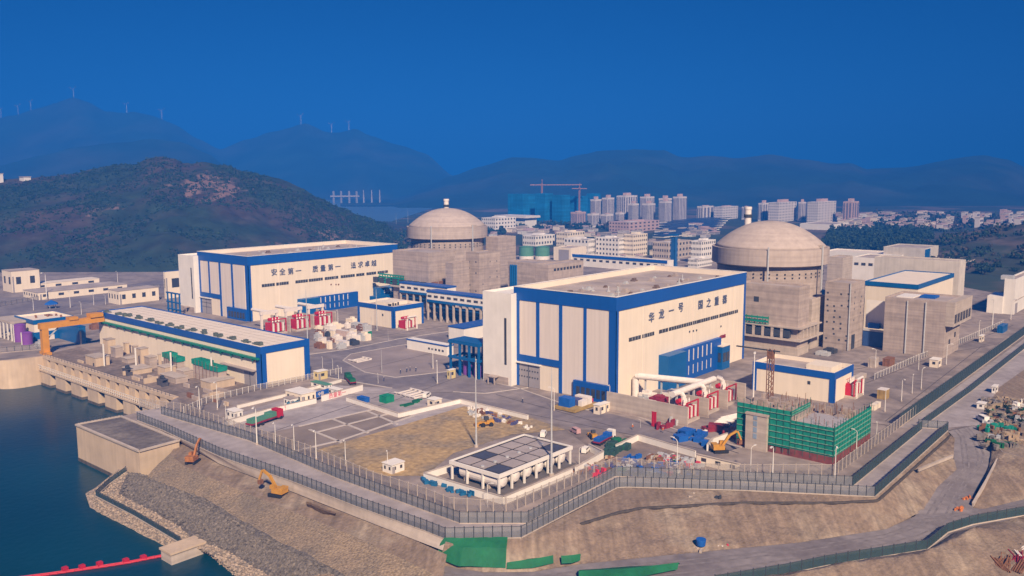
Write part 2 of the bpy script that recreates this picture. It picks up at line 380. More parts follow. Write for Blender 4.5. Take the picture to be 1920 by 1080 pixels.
L5 = pts((234,884,-8.2),(200,915,-10.2),(180,929,-10.6),(250,968,-10.6),(338,1020,-10.6),(385,1031,-10.5),(430,1062,-10.9),(510,1110,-11.3))
L6 = pts((222,880,-9),(178,915,-11),(160,925,-11.2),(172,962,-13),(250,1000,-13),(312,1030,-13),(388,1036,-13),(432,1080,-13.2),(470,1110,-13.4))
loft(mb, [L4, L5, L6], N, [6, 6], [0.35, 0.3], 0.35, mi=[0, 0]); struct('stone_toe', mb, STONE, smooth=True)
# skirt of the platform where it meets the open water on the left
mb = MB(); mb.quad(P(-260,700), P(0,676), Vector((*P(0,676).xy, -14)), Vector((*P(-260,700).xy, -14)))
q0, q1 = P(0,676), P(85,667)
prev = q0
for i in range(1, 9):
    t = i/8; q = q0.lerp(q1, t) + Vector((_fw.x, _fw.y, 0))*(-6*math.sin(t*math.pi)*0.6)
    mb.quad(prev, q, (q.x-1.5*_fw.x, q.y-1.5*_fw.y, -14), (prev.x-1.5*_fw.x, prev.y-1.5*_fw.y, -14)); mb.quad(prev, q, q0.lerp(q1, t), q0.lerp(q1, t-1/8)); prev = q
qa, qb, qc = P(226,780.5), P(303,764), P(330,746)
mb.quad(qa, qb, (qb.x, qb.y, -14), (qa.x, qa.y, -14)); mb.quad(qb, qc, (qc.x, qc.y, -14), (qb.x, qb.y, -14))
single('quay_wall', mb, CONCW, 'pale curved concrete quay wall rising from the water at the left edge', 'quay wall', (0,0,0))
TIDE = mat('wet_tide_band', (.13,.105,.08), .5, .3, .6, streak=.3)

# made ground under the lower road and the spoil
mb = MB(); mb.quad(P(800,1030,-6.2), P(1200,985,-6.2), P(1640,960,-6.2), P(1740,905,-6.2), P(1960,905,-6.2), P(2200,905,-6.2), P(2100,1090,-6.2), P(1400,1130,-6.2), P(800,1130,-6.2)); mb.quad(P(1900,925,-6.25), P(2150,925,-6.25), P(4200,760,-6.25), P(3800,1300,-6.25), P(1900,1300,-6.25)); struct('lower_ground', mb, DIRT)
# earth slope in front of the fence, lower road, spoil mounds
mb = MB()
E0 = pts((836,1013),(977,1010),(1085,955),(1157,916),(1176,915),(1390,921),(1560,928),(1640,933),(1777,808))
E1 = pts((834,1022,-.5),(985,1016,-.3),(1088,984,-.4),(1160,962,-.4),(1200,954,-.5),(1390,944,-.6),(1560,944,-.7),(1645,940,-.6),(1782,818,-.4))
E2 = pts((820,1060,-5.3),(905,1073,-5),(1000,1072,-5),(1085,1058,-5),(1250,1041,-5),(1500,1017,-5),(1662,992,-5),(1732,957,-5),(1757,914,-4.0),(1794,880,-2.4),(1788,858,-1.6),(1790,822,-0.6))
loft(mb, [E0, E1, E2], 320, [3, 22], [0.15, 0.55], 0.22, mi=[0, 0]); struct('earth_slope', mb, DIRT, smooth=True)
mb = MB()
dl = resample(E1[2:], 120)
mb.tube([p+Vector((0,0,.05+.1*noise.noise(p*.4))) for p in dl], .42, 6); struct('crest_line', mb, mat('dark_crest_earth', (.07,.058,.05), .95, .3, .8))  # dark raised line along the crest of the earth slope
mb = MB()
R0 = pts((815,1056,-5.1),(905,1073,-5.05),(1000,1072,-5.05),(1085,1058,-5.05),(1250,1041,-5.05),(1500,1017,-5.05),(1662,992,-5.05),(1732,957,-5.05))
R1 = pts((760,1110,-5.2),(905,1130,-5.1),(1100,1130,-5.1),(1350,1100,-5.1),(1556,1062,-5.1),(1624,1051,-5.1),(1741,1033,-5.1),(1790,1001,-5.1),(1920,968,-5.1),(2050,940,-5.1))
R0b = R0[:-1] + pts((1728,962,-5.05),(1815,950,-5.05),(1841,955,-5.05),(1920,936,-5.05),(2050,905,-5.05))
loft(mb, [R0b, R1], 160, 4, 0); 
C0 = pts((1715,968,-5.12),(1757,914,-4.05),(1794,880,-2.45),(1788,858,-1.65),(1790,822,-0.65),(1777,808,0)); C1 = pts((1822,965,-5.12),(1830,922,-4.2),(1856,880,-2.6),(1874,850,-1.4),(1853,818,-0.5),(1832,797,0.0))
loft(mb, [C0, C1], 40, 10, 0); struct('lower_road', mb, mat('lower_road_concrete', (0.245,0.215,0.215), 0.9, 0.2, 0.4, col2=(0.175,0.15,0.152), scale2=0.06, thr=(0.42,0.62)))
mb = MB(); ra, rb = resample(R0b, 80), resample(R1, 80); ca, cb_ = resample(C0, 40), resample(C1, 40)
for t0 in (.18, .30, .52, .64):
    for A_, B_ in ((ra, rb), (ca, cb_)):
        for i in range(len(A_)-1):
            q = [A_[i].lerp(B_[i], t0), A_[i+1].lerp(B_[i+1], t0), A_[i+1].lerp(B_[i+1], t0+.045), A_[i].lerp(B_[i], t0+.045)]; mb.quad(*[p+Vector((0,0,.05)) for p in q])
struct('tyre_track', mb, mat('tyre_dust', (.205,.18,.182), .95, .25, .6), kind='stuff', label='darker tyre tracks along the lower road')
mb = MB()
loft(mb, [pts((1832,797),(1853,818,-.3),(1880,848),(1925,858),(2150,900)), pts((1836,805,-0.1),(1874,850,-1.4),(1856,882,-2.6),(1818,950,-5.0),(1841,955,-5.02),(1920,936,-5.02),(2150,880,-5.02))], 90, 16, 0.5, 0.2); struct('earth_slope', mb, DIRT, smooth=True)
mb = MB()
M0 = pts((1250,1100,-5.3),(1500,1072,-5.3),(1556,1059,-5.3),(1624,1048,-5.3),(1741,1029,-5.3),(1790,997,-5.3),(1920,964,-5.3),(2050,936,-5.3))
M1 = pts((1330,1100,-4.6),(1490,1076,-3.0),(1545,1064,-2.2),(1580,1055,-2.2),(1650,1048,-2.6),(1720,1040,-2.4),(1780,1012,-1.6),(1830,990,-2),(1920,1000,-4),(2050,980,-4.5))
M2 = pts((1330,1140,-6),(1500,1140,-6),(1600,1140,-6),(1700,1140,-6),(1790,1120,-6),(1850,1100,-6),(1930,1090,-6),(2080,1060,-6))
M3 = pts((1330,1500,-9),(1500,1500,-9),(1600,1500,-9),(1700,1500,-9),(1790,1500,-9),(1850,1500,-9),(1930,1400,-9),(2180,1300,-9))
loft(mb, [M0, M1, M2, M3], 200, [6, 20, 6], [0.3, 0.6, 0.4], 0.2, mi=[0, 0, 0]); struct('spoil_mound', mb, DIRT, smooth=True)
mb = MB()
B0 = pts((520,1092,-10.7),(610,1075,-6.6),(680,1085,-6.6),(770,1075,-5),(830,1100,-5.2),(1000,1120,-5.2),(1350,1100,-5.3))
B1 = pts((420,1500,-13.5),(610,1500,-12),(760,1500,-11),(1000,1500,-10),(1400,1500,-9.2))
loft(mb, [B0, B1], 60, 8, 0.3, 0.15); struct('embankment_slope', mb, GRAVEL, smooth=True)

# ---------------------------------------------------------------- hills
def sky_at(sk, px):
    for (a, b), (c, d) in zip(sk[:-1], sk[1:]):
        if a <= px <= c:
            t = (px-a)/(c-a); t = t*t*(3-2*t)*0.5+t*0.5
            return b+(d-b)*t
    return sk[0][1] if px < sk[0][0] else sk[-1][1]
HILLS = {}
def hill(name, sk, dbase, dridge, m, step=6, rows=26, amp=0.07, rough=0.004, power=0.8, back=1.35):
    mb = MB(); cols = int((sk[-1][0]-sk[0][0])/step)+1; grid = {}
    for c in range(cols):
        px = sk[0][0]+c*step
        db = dbase(px) if callable(dbase) else dbase; dr = dridge(px) if callable(dridge) else dridge
        zr = max(1.0, PD(px, sky_at(sk, px), dr).z)
        for r in range(rows+6):
            t = r/rows
            if t <= 1: dep = db+(dr-db)*t; z = zr*(t**power)*(1 if t > .12 else 1)
            else: dep = dr*(1+(back-1)*(r-rows)/5); z = zr*(1-(r-rows)/5)
            p = dirpx(px, dep)
            nz = noise.fractal(Vector((p.x, p.y, 0))*rough, 0.9, 2.1, 6)
            z += nz*zr*amp*min(1, 3*t)*(1.25-min(1, t))*1.6
            rg_ = noise.ridged_multi_fractal(Vector((p.x, p.y, 7))*rough*2.0, 0.9, 2.1, 4, 1.0, 2.0)
            z += (rg_-1.0)*zr*amp*0.42*min(1, 3*t)*max(0.12, 1-t)
            z += (noise.fractal(Vector((p.x, p.y, 3))*rough*9, 0.9, 2.1, 3))*zr*0.012*min(1, 4*t)
            mb.v.append((p.x, p.y, max(z, -2) if r not in (0,) else -2))
    for c in range(cols-1):
        for r in range(rows+5):
            k = c*(rows+6)+r; mb.f.append((k, k+rows+6, k+rows+7, k+1)); mb.m.append(0)
    HILLS[name] = (mb.v, cols, rows+6)
    return struct(name, mb, m, smooth=True)
SCRUB = mat('hill_scrub', (0.022, 0.036, 0.022), 0.95, 0.5, 0.06, col2=(0.055, 0.038, 0.031), scale2=0.012, thr=(0.42, 0.62), bump=0.6, bscale=0.12)
nt_ = SCRUB.node_tree
def add_patch(m, centre, rad, col, seed=0.0):
    """bare rock outcrop on the hillside: a blotch with ragged noise edges, at a place in the world"""
    n = m.node_tree.nodes; l = m.node_tree.links; b = n['Principled BSDF']; src = b.inputs['Base Color'].links[0].from_socket
    g = n.new('ShaderNodeNewGeometry'); sub = n.new('ShaderNodeVectorMath'); sub.operation = 'DISTANCE'; sub.inputs[1].default_value = centre
    l.new(g.outputs['Position'], sub.inputs[0])
    t = n.new('ShaderNodeTexNoise'); t.inputs['Scale'].default_value = 0.07; t.inputs['Detail'].default_value = 8; l.new(g.outputs['Position'], t.inputs['Vector'])
    m1 = n.new('ShaderNodeMath'); m1.operation = 'MULTIPLY_ADD'; m1.inputs[1].default_value = -1.0/rad; m1.inputs[2].default_value = 0.0; l.new(sub.outputs['Value'], m1.inputs[0])
    m2 = n.new('ShaderNodeMath'); m2.operation = 'MULTIPLY_ADD'; m2.inputs[1].default_value = 3.2; l.new(t.outputs['Fac'], m2.inputs[0]); l.new(m1.outputs[0], m2.inputs[2])
    r = n.new('ShaderNodeMapRange'); r.inputs['From Min'].default_value = 0.95; r.inputs['From Max'].default_value = 1.35; l.new(m2.outputs[0], r.inputs['Value'])
    mx = n.new('ShaderNodeMix'); mx.data_type = 'RGBA'; mx.inputs[7].default_value = (*col, 1); l.new(r.outputs[0], mx.inputs[0]); l.new(src, mx.inputs[6]); l.new(mx.outputs[2], b.inputs['Base Color'])
SK1 = [(-700,420),(-400,365),(-200,350),(-60,345),(0,337),(60,333),(150,325),(180,318),(215,311),(262,308),(285,298),(310,294),(335,299),(352,309),(390,308),(425,312),(460,322),(500,326),(530,333),(570,350),(600,370),(640,388),(680,405),(720,418),(745,438),(775,458)]
hill('scrub_hill', SK1, lambda px: 720 if px < 350 else 720+(px-350)*0.62, lambda px: 1060+max(0, px-420)*0.1, SCRUB, 4, 60, 0.10, 0.008, 0.85)
add_patch(SCRUB, tuple(PD(385,365,960)), 55, (0.19, 0.115, 0.095)); add_patch(SCRUB, tuple(PD(210,415,880)), 26, (0.17, 0.11, 0.09)); add_patch(SCRUB, tuple(PD(620,440,960)), 34, (0.17, 0.11, 0.095))
add_patch(SCRUB, tuple(PD(555,465,850)), 30, (0.13, 0.085, 0.075)); add_patch(SCRUB, tuple(PD(720,450,1010)), 26, (0.22, 0.14, 0.12))
FARH = mat('far_hill_forest', (0.012, 0.034, 0.030), 0.95, 0.35, 0.006, col2=(0.030, 0.040, 0.036), scale2=0.003, thr=(0.48, 0.66))
SK2 = [(640,420),(700,390),(760,366),(800,350),(850,330),(900,312),(960,296),(1000,298),(1050,302),(1090,290),(1130,283),(1185,279),(1240,282),(1275,297),(1330,295),(1380,300),(1440,290),(1500,300),(1560,306),(1590,305),(1620,316),(1690,312),(1750,300),(1800,293),(1840,292),(1880,300),(1920,318),(2000,330),(2200,345),(2500,370)]
hill('far_hills', SK2, 2100, lambda px: 3000, FARH, 7, 36, 0.18, 0.0026, 0.9)
SK3 = [(-700,330),(-300,260),(-50,235),(0,228),(40,218),(90,205),(140,187),(158,181),(180,190),(215,210),(260,210),(300,218),(340,235),(380,260),(420,280),(470,262),(520,248),(580,232),(620,248),(640,250),(670,243),(700,258),(750,275),(800,290),(850,330),(900,350)]
hill('far_mountains', SK3, 2900, 3700, FARH, 8, 30, 0.10, 0.0018, 1.0, 1.15)
SK4 = [(-300,330),(0,312),(100,290),(150,277),(250,268),(300,262),(350,268),(400,290),(440,322),(500,345),(560,365)]
hill('middle_hills', SK4, 2100, 2700, FARH, 8, 20, 0.06, 0.0022, 0.9)
SK5 = [(1690,470),(1740,456),(1800,440),(1840,431),(1880,425),(1930,418),(2000,405),(2200,380),(2500,370)]
hill('wooded_slope', SK5, lambda px: 690-max(0, (px-1800))*0.25, lambda px: 880, mat('slope_scrub', (0.045,0.055,0.035), 0.95, 0.4, 0.04, col2=(0.10,0.075,0.06), scale2=0.02, thr=(0.45,0.6)), 6, 24, 0.05, 0.01, 0.8)

# bushes and woodland: leaf clumps of several greens spread over the hills (nobody could count them)
LEAF = [mat('dark_foliage', (0.018, 0.040, 0.024), 0.9, 0.35, 0.2), mat('mid_foliage', (0.035, 0.060, 0.030), 0.9, 0.35, 0.2), mat('brown_foliage', (0.075, 0.060, 0.042), 0.9, 0.35, 0.2)]
def clump(mb, p, r, h, rng, leaves=9, mi=0):
    for _ in range(leaves):
        a = rng.uniform(0, 6.283); q = rng.random()**0.5*r; zz = rng.random()
        c = Vector((p[0]+q*math.cos(a), p[1]+q*math.sin(a), p[2]+h*(0.15+0.85*zz*(1-0.5*q/r))))
        s = r*rng.uniform(0.35, 0.62)
        n1 = Vector((rng.gauss(0,1), rng.gauss(0,1), rng.gauss(0,0.7))).normalized()
        u = n1.orthogonal().normalized(); v = n1.cross(u)
        k = len(mb.v)
        mb.v += [tuple(c+u*s), tuple(c+v*s*rng.uniform(.6,1)), tuple(c-u*s*rng.uniform(.6,1)), tuple(c-v*s), tuple(c+n1*s*0.5)]
        for f in ((0,1,4),(1,2,4),(2,3,4),(3,0,4)): mb.f.append(tuple(k+i for i in f)); mb.m.append(mi)
rng = random.Random(5)
mb = MB(); hv, hc, hr = HILLS['scrub_hill']
for _ in range(15000):
    c = rng.randrange(int(hc*0.34), hc-2); r = rng.randrange(1, hr-5)
    p = Vector(hv[c*hr+r]).lerp(Vector(hv[(c+1)*hr+r+1]), rng.random())
    nn = noise.noise(p*0.016)
    if nn < rng.uniform(-0.35, 0.25): continue
    s = rng.uniform(.9, 2.5); clump(mb, p, s, s*1.0, rng, 4, 0 if rng.random() < 0.6 else 1)
struct('hillside_scrub', mb, LEAF, kind='stuff', label='dark green bushes scattered over the brown hillside')

sheet('intake_deck', [(88,664),(330,744),(345,770),(470,735),(493,729),(470,722),(183,664),(150,650)], mat('brown_deck', (.235,.18,.15), .9, .3, .5, col2=(.15,.118,.10), scale2=.12), .03)

# slab joints of the yards: thin sunk lines, seen as slightly darker strips
mb = MB()
for a, b_ in (((600,712),(905,640)),((640,740),(905,735)),((700,765),(880,700)),((930,740),(1150,800)),((985,775),(1330,845)),((1190,790),(1385,850)),((1400,760),(1680,800)),((1560,700),(1900,640)),((1620,720),(1900,610)),((1660,790),(1840,650)),((480,820),(735,735)),((20,600),(200,560)),((60,560),(330,530)),((590,650),(905,600))):
    mb.bar(P(*a)+Vector((0,0,.05)), P(*b_)+Vector((0,0,.05)), .28, .05)
struct('slab_joint', mb, mat('joint_tar', (.11,.095,.10), .9, .2, .5))

# loose boulders of the armour and the toe
rgb_ = random.Random(3); mb = MB()
A3, A4, A5, A6 = [resample(l, 260) for l in (L3, L4, L5, L6)]
def boulder(p, s, mi):
    k = len(mb.v); vs_ = []
    for d in ((1,0,0),(-1,0,0),(0,1,0),(0,-1,0),(0,0,1),(.6,.6,.5),(-.6,.5,.5),(.4,-.7,.5)):
        q = s*rgb_.uniform(.6,1.15); mb.v.append((p.x+d[0]*q, p.y+d[1]*q, p.z+d[2]*q*.8))
    for f in ((0,2,5),(2,4,5),(4,0,5),(2,1,6),(1,4,6),(4,2,6),(0,4,7),(4,3,7),(3,0,7),(1,3,4)): mb.f.append(tuple(k+i for i in f)); mb.m.append(mi)
for _ in range(5200):
    i = rgb_.randrange(259); p = A3[i].lerp(A4[i], rgb_.uniform(.02,.98)).lerp(A3[i+1].lerp(A4[i+1], rgb_.uniform(.02,.98)), .3); boulder(p+Vector((0,0,.05)), rgb_.uniform(.28,.7), rgb_.choice((0,0,0,0,0,1)))
for _ in range(3000):
    i = rgb_.randrange(259); t_ = rgb_.random(); p = A4[i].lerp(A5[i], t_) if rgb_.random() < .55 else A5[i].lerp(A6[i], t_*.75); boulder(p+Vector((0,0,.1)), rgb_.uniform(.22,.5), rgb_.choice((2,2,1)))
struct('rock_armour', mb, [ROCK, mat('mid_rock', (.165,.14,.12), .95, .3, .8), STONE], kind='stuff', label='loose grey and tan boulders covering the embankment down to the water')
# ================================================================= large buildings
def rects_on_x(mb, x, y0, y1, z0, z1, d, mi=0): mb.box(x-d, y0, z0, x, y1, z1, mi)     # raised panel on a wall that faces -X
def rects_on_y(mb, y, x0, x1, z0, z1, d, mi=0): mb.box(x0, y-d, z0, x1, y, z1, mi)     # raised panel on a wall that faces -Y
def roof_frame(mb, x0, y0, x1, y1, z0, z1, t, mi=0):
    mb.box(x0, y0, z0, x1, y0+t, z1, mi); mb.box(x0, y1-t, z0, x1, y1, z1, mi); mb.box(x0, y0+t, z0, x0+t, y1-t, z1, mi); mb.box(x1-t, y0+t, z0, x1, y1-t, z1, mi)
rv = random.Random(11)

def turbine_hall(c, L, W, h, k, label, near):
    """k: scale of the facade against the nearer hall; facade measures are metres of that hall"""
    x, y = c; t = thing('turbine_hall', label, 'turbine hall', (x, y, 0))
    roofz = h-2.2
    part('wall', MB().box(x, y, 0, x+L, y+W, roofz-0.5), CREAM, t)
    part('roof', MB().box(x+.6, y+.6, roofz-0.45, x+L-.6, y+W-.6, roofz), ROOFG, t)
    bh = 4.9*k
    m = MB(); roof_frame(m, x-.35, y-.35, x+L+.35, y+W+.35, h-bh, h, 0.55)
    part('fascia_band', m, BLUE, t)
    m = MB(); roof_frame(m, x+.22, y+.22, x+L-.22, y+W-.22, roofz, h-0.1, 0.35); part('parapet', m, ROOFC, t)
    m = MB(); roof_frame(m, x-.45, y-.45, x+L+.45, y+W+.45, h, h+0.18, 0.8); part('coping', m, WHITE, t)
    # corner posts
    for (a, b, cc, d) in ((x-.3, y-.3, x+.2, y+2.6*k), (x-.28, y-.3, x+1.5, y-.02), (x-.3, y+W-2.2*k, x+.2, y+W+.3), (x+L-1.0, y-.3, x+L+.3, y+.3)):
        part('corner_post', MB().box(a, b, 0, cc, d, h-bh), BLUE, t)
    # face towards -X: four ribbed panels between blue strips
    yb = [2.6*k]
    if near:
        pxs = [(1141,1100.5),(1095,1055),(1049,1012),(1006,975)]
        pan = [(ext_y((x,y), 32, a), ext_y((x,y), 32, b)) for a, b in pxs]
    else:
        pan = [(W*.072, W*.29),(W*.325, W*.535),(W*.57, W*.76),(W*.79, W*.965)]
    zt = h-bh; zm = 12.2*k; zl = 6.4*k
    for i, (a, b) in enumerate(pan):
        z0 = zl if i == 0 else 0.2 if i == 1 else zm
        part('ribbed_panel', MB().box(x-.12, y+a, z0, x+.1, y+b, zt), PANEL, t)
    for i in range(3): part('strip', MB().box(x-.28, y+pan[i][1], 0.1 if i == 1 else (zl if i == 0 else zm), x+.1, y+pan[i+1][0], zt), BLUE, t)
    part('strip', MB().box(x-.3, y+pan[1][1]+1.4, zm-2.6*k, x+.1, y+W-2.2*k, zm), BLUE, t)
    g0 = pan[2][1]-.2; g1 = W-1.2
    mm = MB().box(x-.16, y+g0, 0.1, x+.1, y+g1, 8.6*k)
    dr = part('door', mm, DOORG, t)
    for r in range(2):
        for q in range(8): part('vent', MB().box(x-.24, y+g0+(q+.6)*(g1-g0)/8.6, (3.6+2.4*r)*k, x-.17, y+g0+(q+1.0)*(g1-g0)/8.6, (4.15+2.4*r)*k), DARK, dr)
    part('joint', MB().box(x-.22, y+(g0+g1)/2-.12, .1, x-.165, y+(g0+g1)/2+.12, 8.5*k), DARK, dr)
    part('canopy', MB().box(x-1.0, y+g0-.5, 8.9*k, x+.1, y+g1+.5, 9.4*k), WHITE, t)
    # glazed entrance box at the foot of the near corner
    ya, yb_ = y+1.9*k, y+pan[1][0]*0.62+pan[1][1]*0.38
    bx = part('entrance_box', MB().box(x-1.4, ya, 0, x-.3, yb_, zl), BLUE, t)
    n = 6
    for q in range(n):
        a = ya+1.2+(yb_-ya-2.0)*q/n; b = a+(yb_-ya-2.0)/n*.72
        part('window', MB().box(x-1.48, a, 1.2*k, x-1.41, b, 4.4*k), GLASS, bx)
    # stair annex set forward on the far corner of that face
    if near: ax0 = x-3.4; ay0 = y+W-1.0; ay1 = y+W+ext_y((ax0, y+W), 20, 905.5)
    else: ax0 = x-3.4*k; ay0 = y+W-0.6; ay1 = y+W+16.5*k
    az = h-3.3*k
    an = part('stair_annex', MB().box(ax0, ay0, 0, x+22, ay1, az), WHITE, t)
    m = MB(); roof_frame(m, ax0, ay0, x+22, ay1, az, az+.9, .4); part('parapet', m, WHITE, an)
    sy = ay0+2.4*k
    part('window', MB().box(ax0-.15, sy, 8*k, ax0+.1, sy+1.0*k, 26*k), GLASS, an)
    part('base', MB().box(ax0-.25, ay0+1.5, 0, ax0+.1, ay1-.6, 3.0*k), CONC, an)
    part('porch', MB().box(ax0-3.0, ay0+6, 2.8*k, ax0-.26, ay0+10, 3.2*k).box(ax0-2.9, ay0+6.2, 0, ax0-2.5, ay0+6.6, 2.8*k).box(ax0-2.9, ay0+9.4, 0, ax0-2.5, ay0+9.8, 2.8*k), CONC, an)
    # face towards -Y: lettering, window slots, blue louvre block
    zw = None
    if near:
        sl = [(1179,1201),(1204,1226),(1235.5,1252),(1254,1281),(1282,1309),(1309.5,1330.5),(1332,1346.5),(1348.5,1365),(1366,1383)]
        zb = z_at(x+ext_x((x,y), 20, 1180), y, 640.5); zt2 = z_at(x+ext_x((x,y), 20, 1180), y, 633.5)
    else:
        sl = [(491,515),(518,541),(554,577),(579,605),(609,634),(639,665),(668,683),(687,705),(708,727)]
        zb = z_at(x+ext_x((x,y), 20, 492), y, 538.5); zt2 = z_at(x+ext_x((x,y), 20, 492), y, 533)
    for a, b in sl:
        u0 = ext_x((x,y), zb, a); u1 = ext_x((x,y), zb, b)
        f = part('window', MB().box(x+u0, y-.14, zb, x+u1, y+.1, zt2), GLASS, t)
        n = max(2, int((u1-u0)/1.6))
        for q in range(1, n): part('mullion', MB().box(x+u0+(u1-u0)*q/n-.09, y-.2, zb, x+u0+(u1-u0)*q/n+.09, y-.145, zt2), STEEL, f)
    if near:
        words = [('华龙一号', [1220.7,1239.5,1258,1275.5], 596.3, 577), ('国之重器', [1312.5,1328,1343,1358], 572, 562)]
        size = 3.9
    else:
        words = [('安全第一', [513.5,529,544.5,559], 511, 508.5), ('质量第一', [590.5,605,619.5,633], 505, 500.5), ('追求卓越', [662,675.5,688,700.5], 498, 494)]
        size = 4.1
    for wd, xs, ya_, yb2 in words:
        for i, chx in enumerate(wd):
            u = ext_x((x,y), 27, xs[i]); py = ya_+(yb2-ya_)*i/3
            z = z_at(x+u, y, py)
            part('letter', text_mb(chx, (x+u, y-.2, z), (1,0,0), size, 0.0, 0.3), NAVY, t)
    # louvre block
    if near: u0, u1, uz = ext_x((x,y), 12, 1262), ext_x((x,y), 12, 1346), z_at(x+ext_x((x,y), 12, 1262), y, 657.5)
    else: u0, u1, uz = ext_x((x,y), 12, 584), ext_x((x,y), 12, 668), z_at(x+ext_x((x,y), 12, 584), y, 557)
    lb = part('louvre_block', MB().box(x+u0, y-1.6, 0, x+u1, y+.1, uz), BLUE, t)
    n = 8
    for q in range(n):
        a = x+u0+(q+.5)*(u1-u0)*0.80/n
        part('louvre', MB().box(a, y-1.75, uz*.58, a+.5, y-1.61, uz*.93).box(a+.1, y-1.75, uz*.16, a+.4, y-1.61, uz*.44), PIPEW, lb)
    if near: v0, vz = ext_x((x,y), 12, 1235), z_at(x+ext_x((x,y), 12, 1235), y, 665.5)
    else: v0, vz = ext_x((x,y), 12, 557), z_at(x+ext_x((x,y), 12, 557), y, 560.5)
    part('side_block', MB().box(x+v0, y-4.5, 0, x+u0+2.5, y-1.75, vz).box(x+v0, y-1.76, 0, x+u0-.05, y+.1, vz-.05), TEAL, t)
    # roof plant: vents, fans
    for q in range(22):
        vx = x+8+(L-16)*((q+.5)/22)+rv.uniform(-2, 2); vy = y+W*(0.24 if q % 2 else 0.58)+rv.uniform(-3, 3); s = rv.uniform(.5, .95)
        m = MB().box(vx-1.5*s, vy-1.1*s, roofz, vx+1.5*s, vy+1.1*s, roofz+.7*s).box(vx-1.0*s, vy-.7*s, roofz+.71*s, vx+1.0*s, vy+.7*s, roofz+1.5*s)
        part('roof_vent', m, (mat('rusty_grey_vent', (.17,.12,.10), .8, .3, 1), STEEL, ROOFG)[q % 3], t)
    for q in range(9):
        vx = x+6+(L-14)*rv.random(); vy = y+W*rv.uniform(.15, .85)
        part('roof_pipe', MB().cyl(vx, vy, roofz, roofz+rv.uniform(1, 2.4), .22, n=6).cyl(vx, vy, roofz+.02, roofz+.4, .8, n=8), STEEL, t)
    for q in range(3): part('downpipe', MB().box(x+L*(.18+.36*q), y-.22, .1, x+L*(.18+.36*q)+.22, y-.02, h-bh), PANEL, t)
    m = MB()
    for q in range(7): m.box(x+L*(q+.6)/7.6, y+2, roofz+.01, x+L*(q+.6)/7.6+.25, y+W-2, roofz+.12)
    part('roof_seam', m, CONC2, t)
    return t
HA = turbine_hall((246.26,165.35), 99.2, 45.9, 37.9, 1.0, 'nearer cream and blue turbine hall with the sign of two four-character words', True)
HB = turbine_hall((261.5,417.3), 108.5, 52.1, 36.1, 1.02, 'farther cream and blue turbine hall with a sign of three mottos, below the hill', False)
x, y = 246.26, 165.35
u = ext_x((x,y), 14, 1352)
part('letter', text_mb('6号机组', (x+u+1, y-.2, z_at(x+u, y, 632)), (1,0,0), 1.6, 0, .2), DRED, HA)
for k, a in enumerate((1292,1299,1305,1351)):
    uu = ext_x((x,y), 20, a); zz = z_at(x+uu, y, 622-(a-1292)*.2 if k < 3 else 612); part('wall_vent', MB().box(x+uu, y-.2, zz-.35, x+uu+.7, y+.1, zz+.35), DARK, HA)
xb, yb = 261.5, 417.3
for a in (619, 628, 633):
    uu = ext_x((xb,yb), 20, a); zz = z_at(xb+uu, yb, 533.5); part('wall_vent', MB().box(xb+uu, yb-.2, zz-.4, xb+uu+.9, yb+.1, zz+.4), RUST, HB)

# glazed lift tower in front of the nearer hall
bx, by, bl, bw, bz = fit(1353.3, 694, 1331, 1369, 651)
t = thing('glazed_lobby', 'small dark teal glazed box standing before the long face of the nearer turbine hall', 'lobby', (bx, by, 0))
part('wall', MB().box(bx, by, 0, bx+bl, by+bw, bz), TEAL, t); part('roof', MB().box(bx-.2, by-.2, bz, bx+bl+.2, by+bw+.2, bz+.4), ROOFC, t)
for i in range(3): part('window', MB().box(bx-.12, by+bw*(.1+.28*i), 3.2, bx+.1, by+bw*(.1+.28*i+.22), bz-2.6), GLASS, t)
for i in range(2): part('window', MB().box(bx+bl*(.12+.42*i), by-.12, 3.2, bx+bl*(.12+.42*i+.34), by+.1, bz-2.6), GLASS, t)
# teal boxes at the right end of the farther hall
cb = P(756, 602); hb = z_at(cb.x, cb.y, 540.5)
bx, by = xb+ext_x((xb,yb), 10, 696), yb-9; bl = ext_x((bx,by), 12, 750)
t = thing('entrance_block', 'teal block with white lettering at the far right foot of the farther turbine hall', 'entrance block', (bx, by, 0))
part('wall', MB().box(bx, by, 0, bx+bl, yb-2, z_at(bx, by, 540)), TEAL, t)
part('lower_wing', MB().box(bx-9, by-5, 0, bx+bl+2, by-.05, z_at(bx-9, by-5, 556.5)), TEAL, t)
z5 = z_at(bx+bl*.3, by, 546); part('letter', text_mb('5号机', (bx+bl*.38, by-.1, z5), (1,0,0), 3.0, 0, .2), PIPEW, t)

# ---------------------------------------------------------------- pump house on the quay
x, y, L, W, h = 179.58, 280.47, 21.7, 137.06, 15.9
t = thing('pump_house', 'long low cream pump house with blue fascia and cream roof beside the intake', 'pump house', (x, y, 0))
part('wall', MB().box(x, y, 0, x+L, y+W, h-.9), CREAM, t)
m = MB(); roof_frame(m, x-.3, y-.3, x+L+.3, y+W+.3, h-2.6, h, .5); part('fascia_band', m, BLUE, t)
part('roof', MB().quad((x+.25,y+.25,h-.4),(x+L-.25,y+.25,h-.4),(x+L-.25,y+W-.25,h-.4),(x+.25,y+W-.25,h-.4)), ROOFC, t)
m = MB()
for q in range(1, 6): m.box(x+L*q/6-.06, y+.4, h-.41, x+L*q/6+.06, y+W-.4, h-.34)
for q in range(1, 18): m.box(x+.4, y+W*q/18-.05, h-.405, x+L-.4, y+W*q/18+.05, h-.35)
part('roof_seam', m, ROOFG, t)
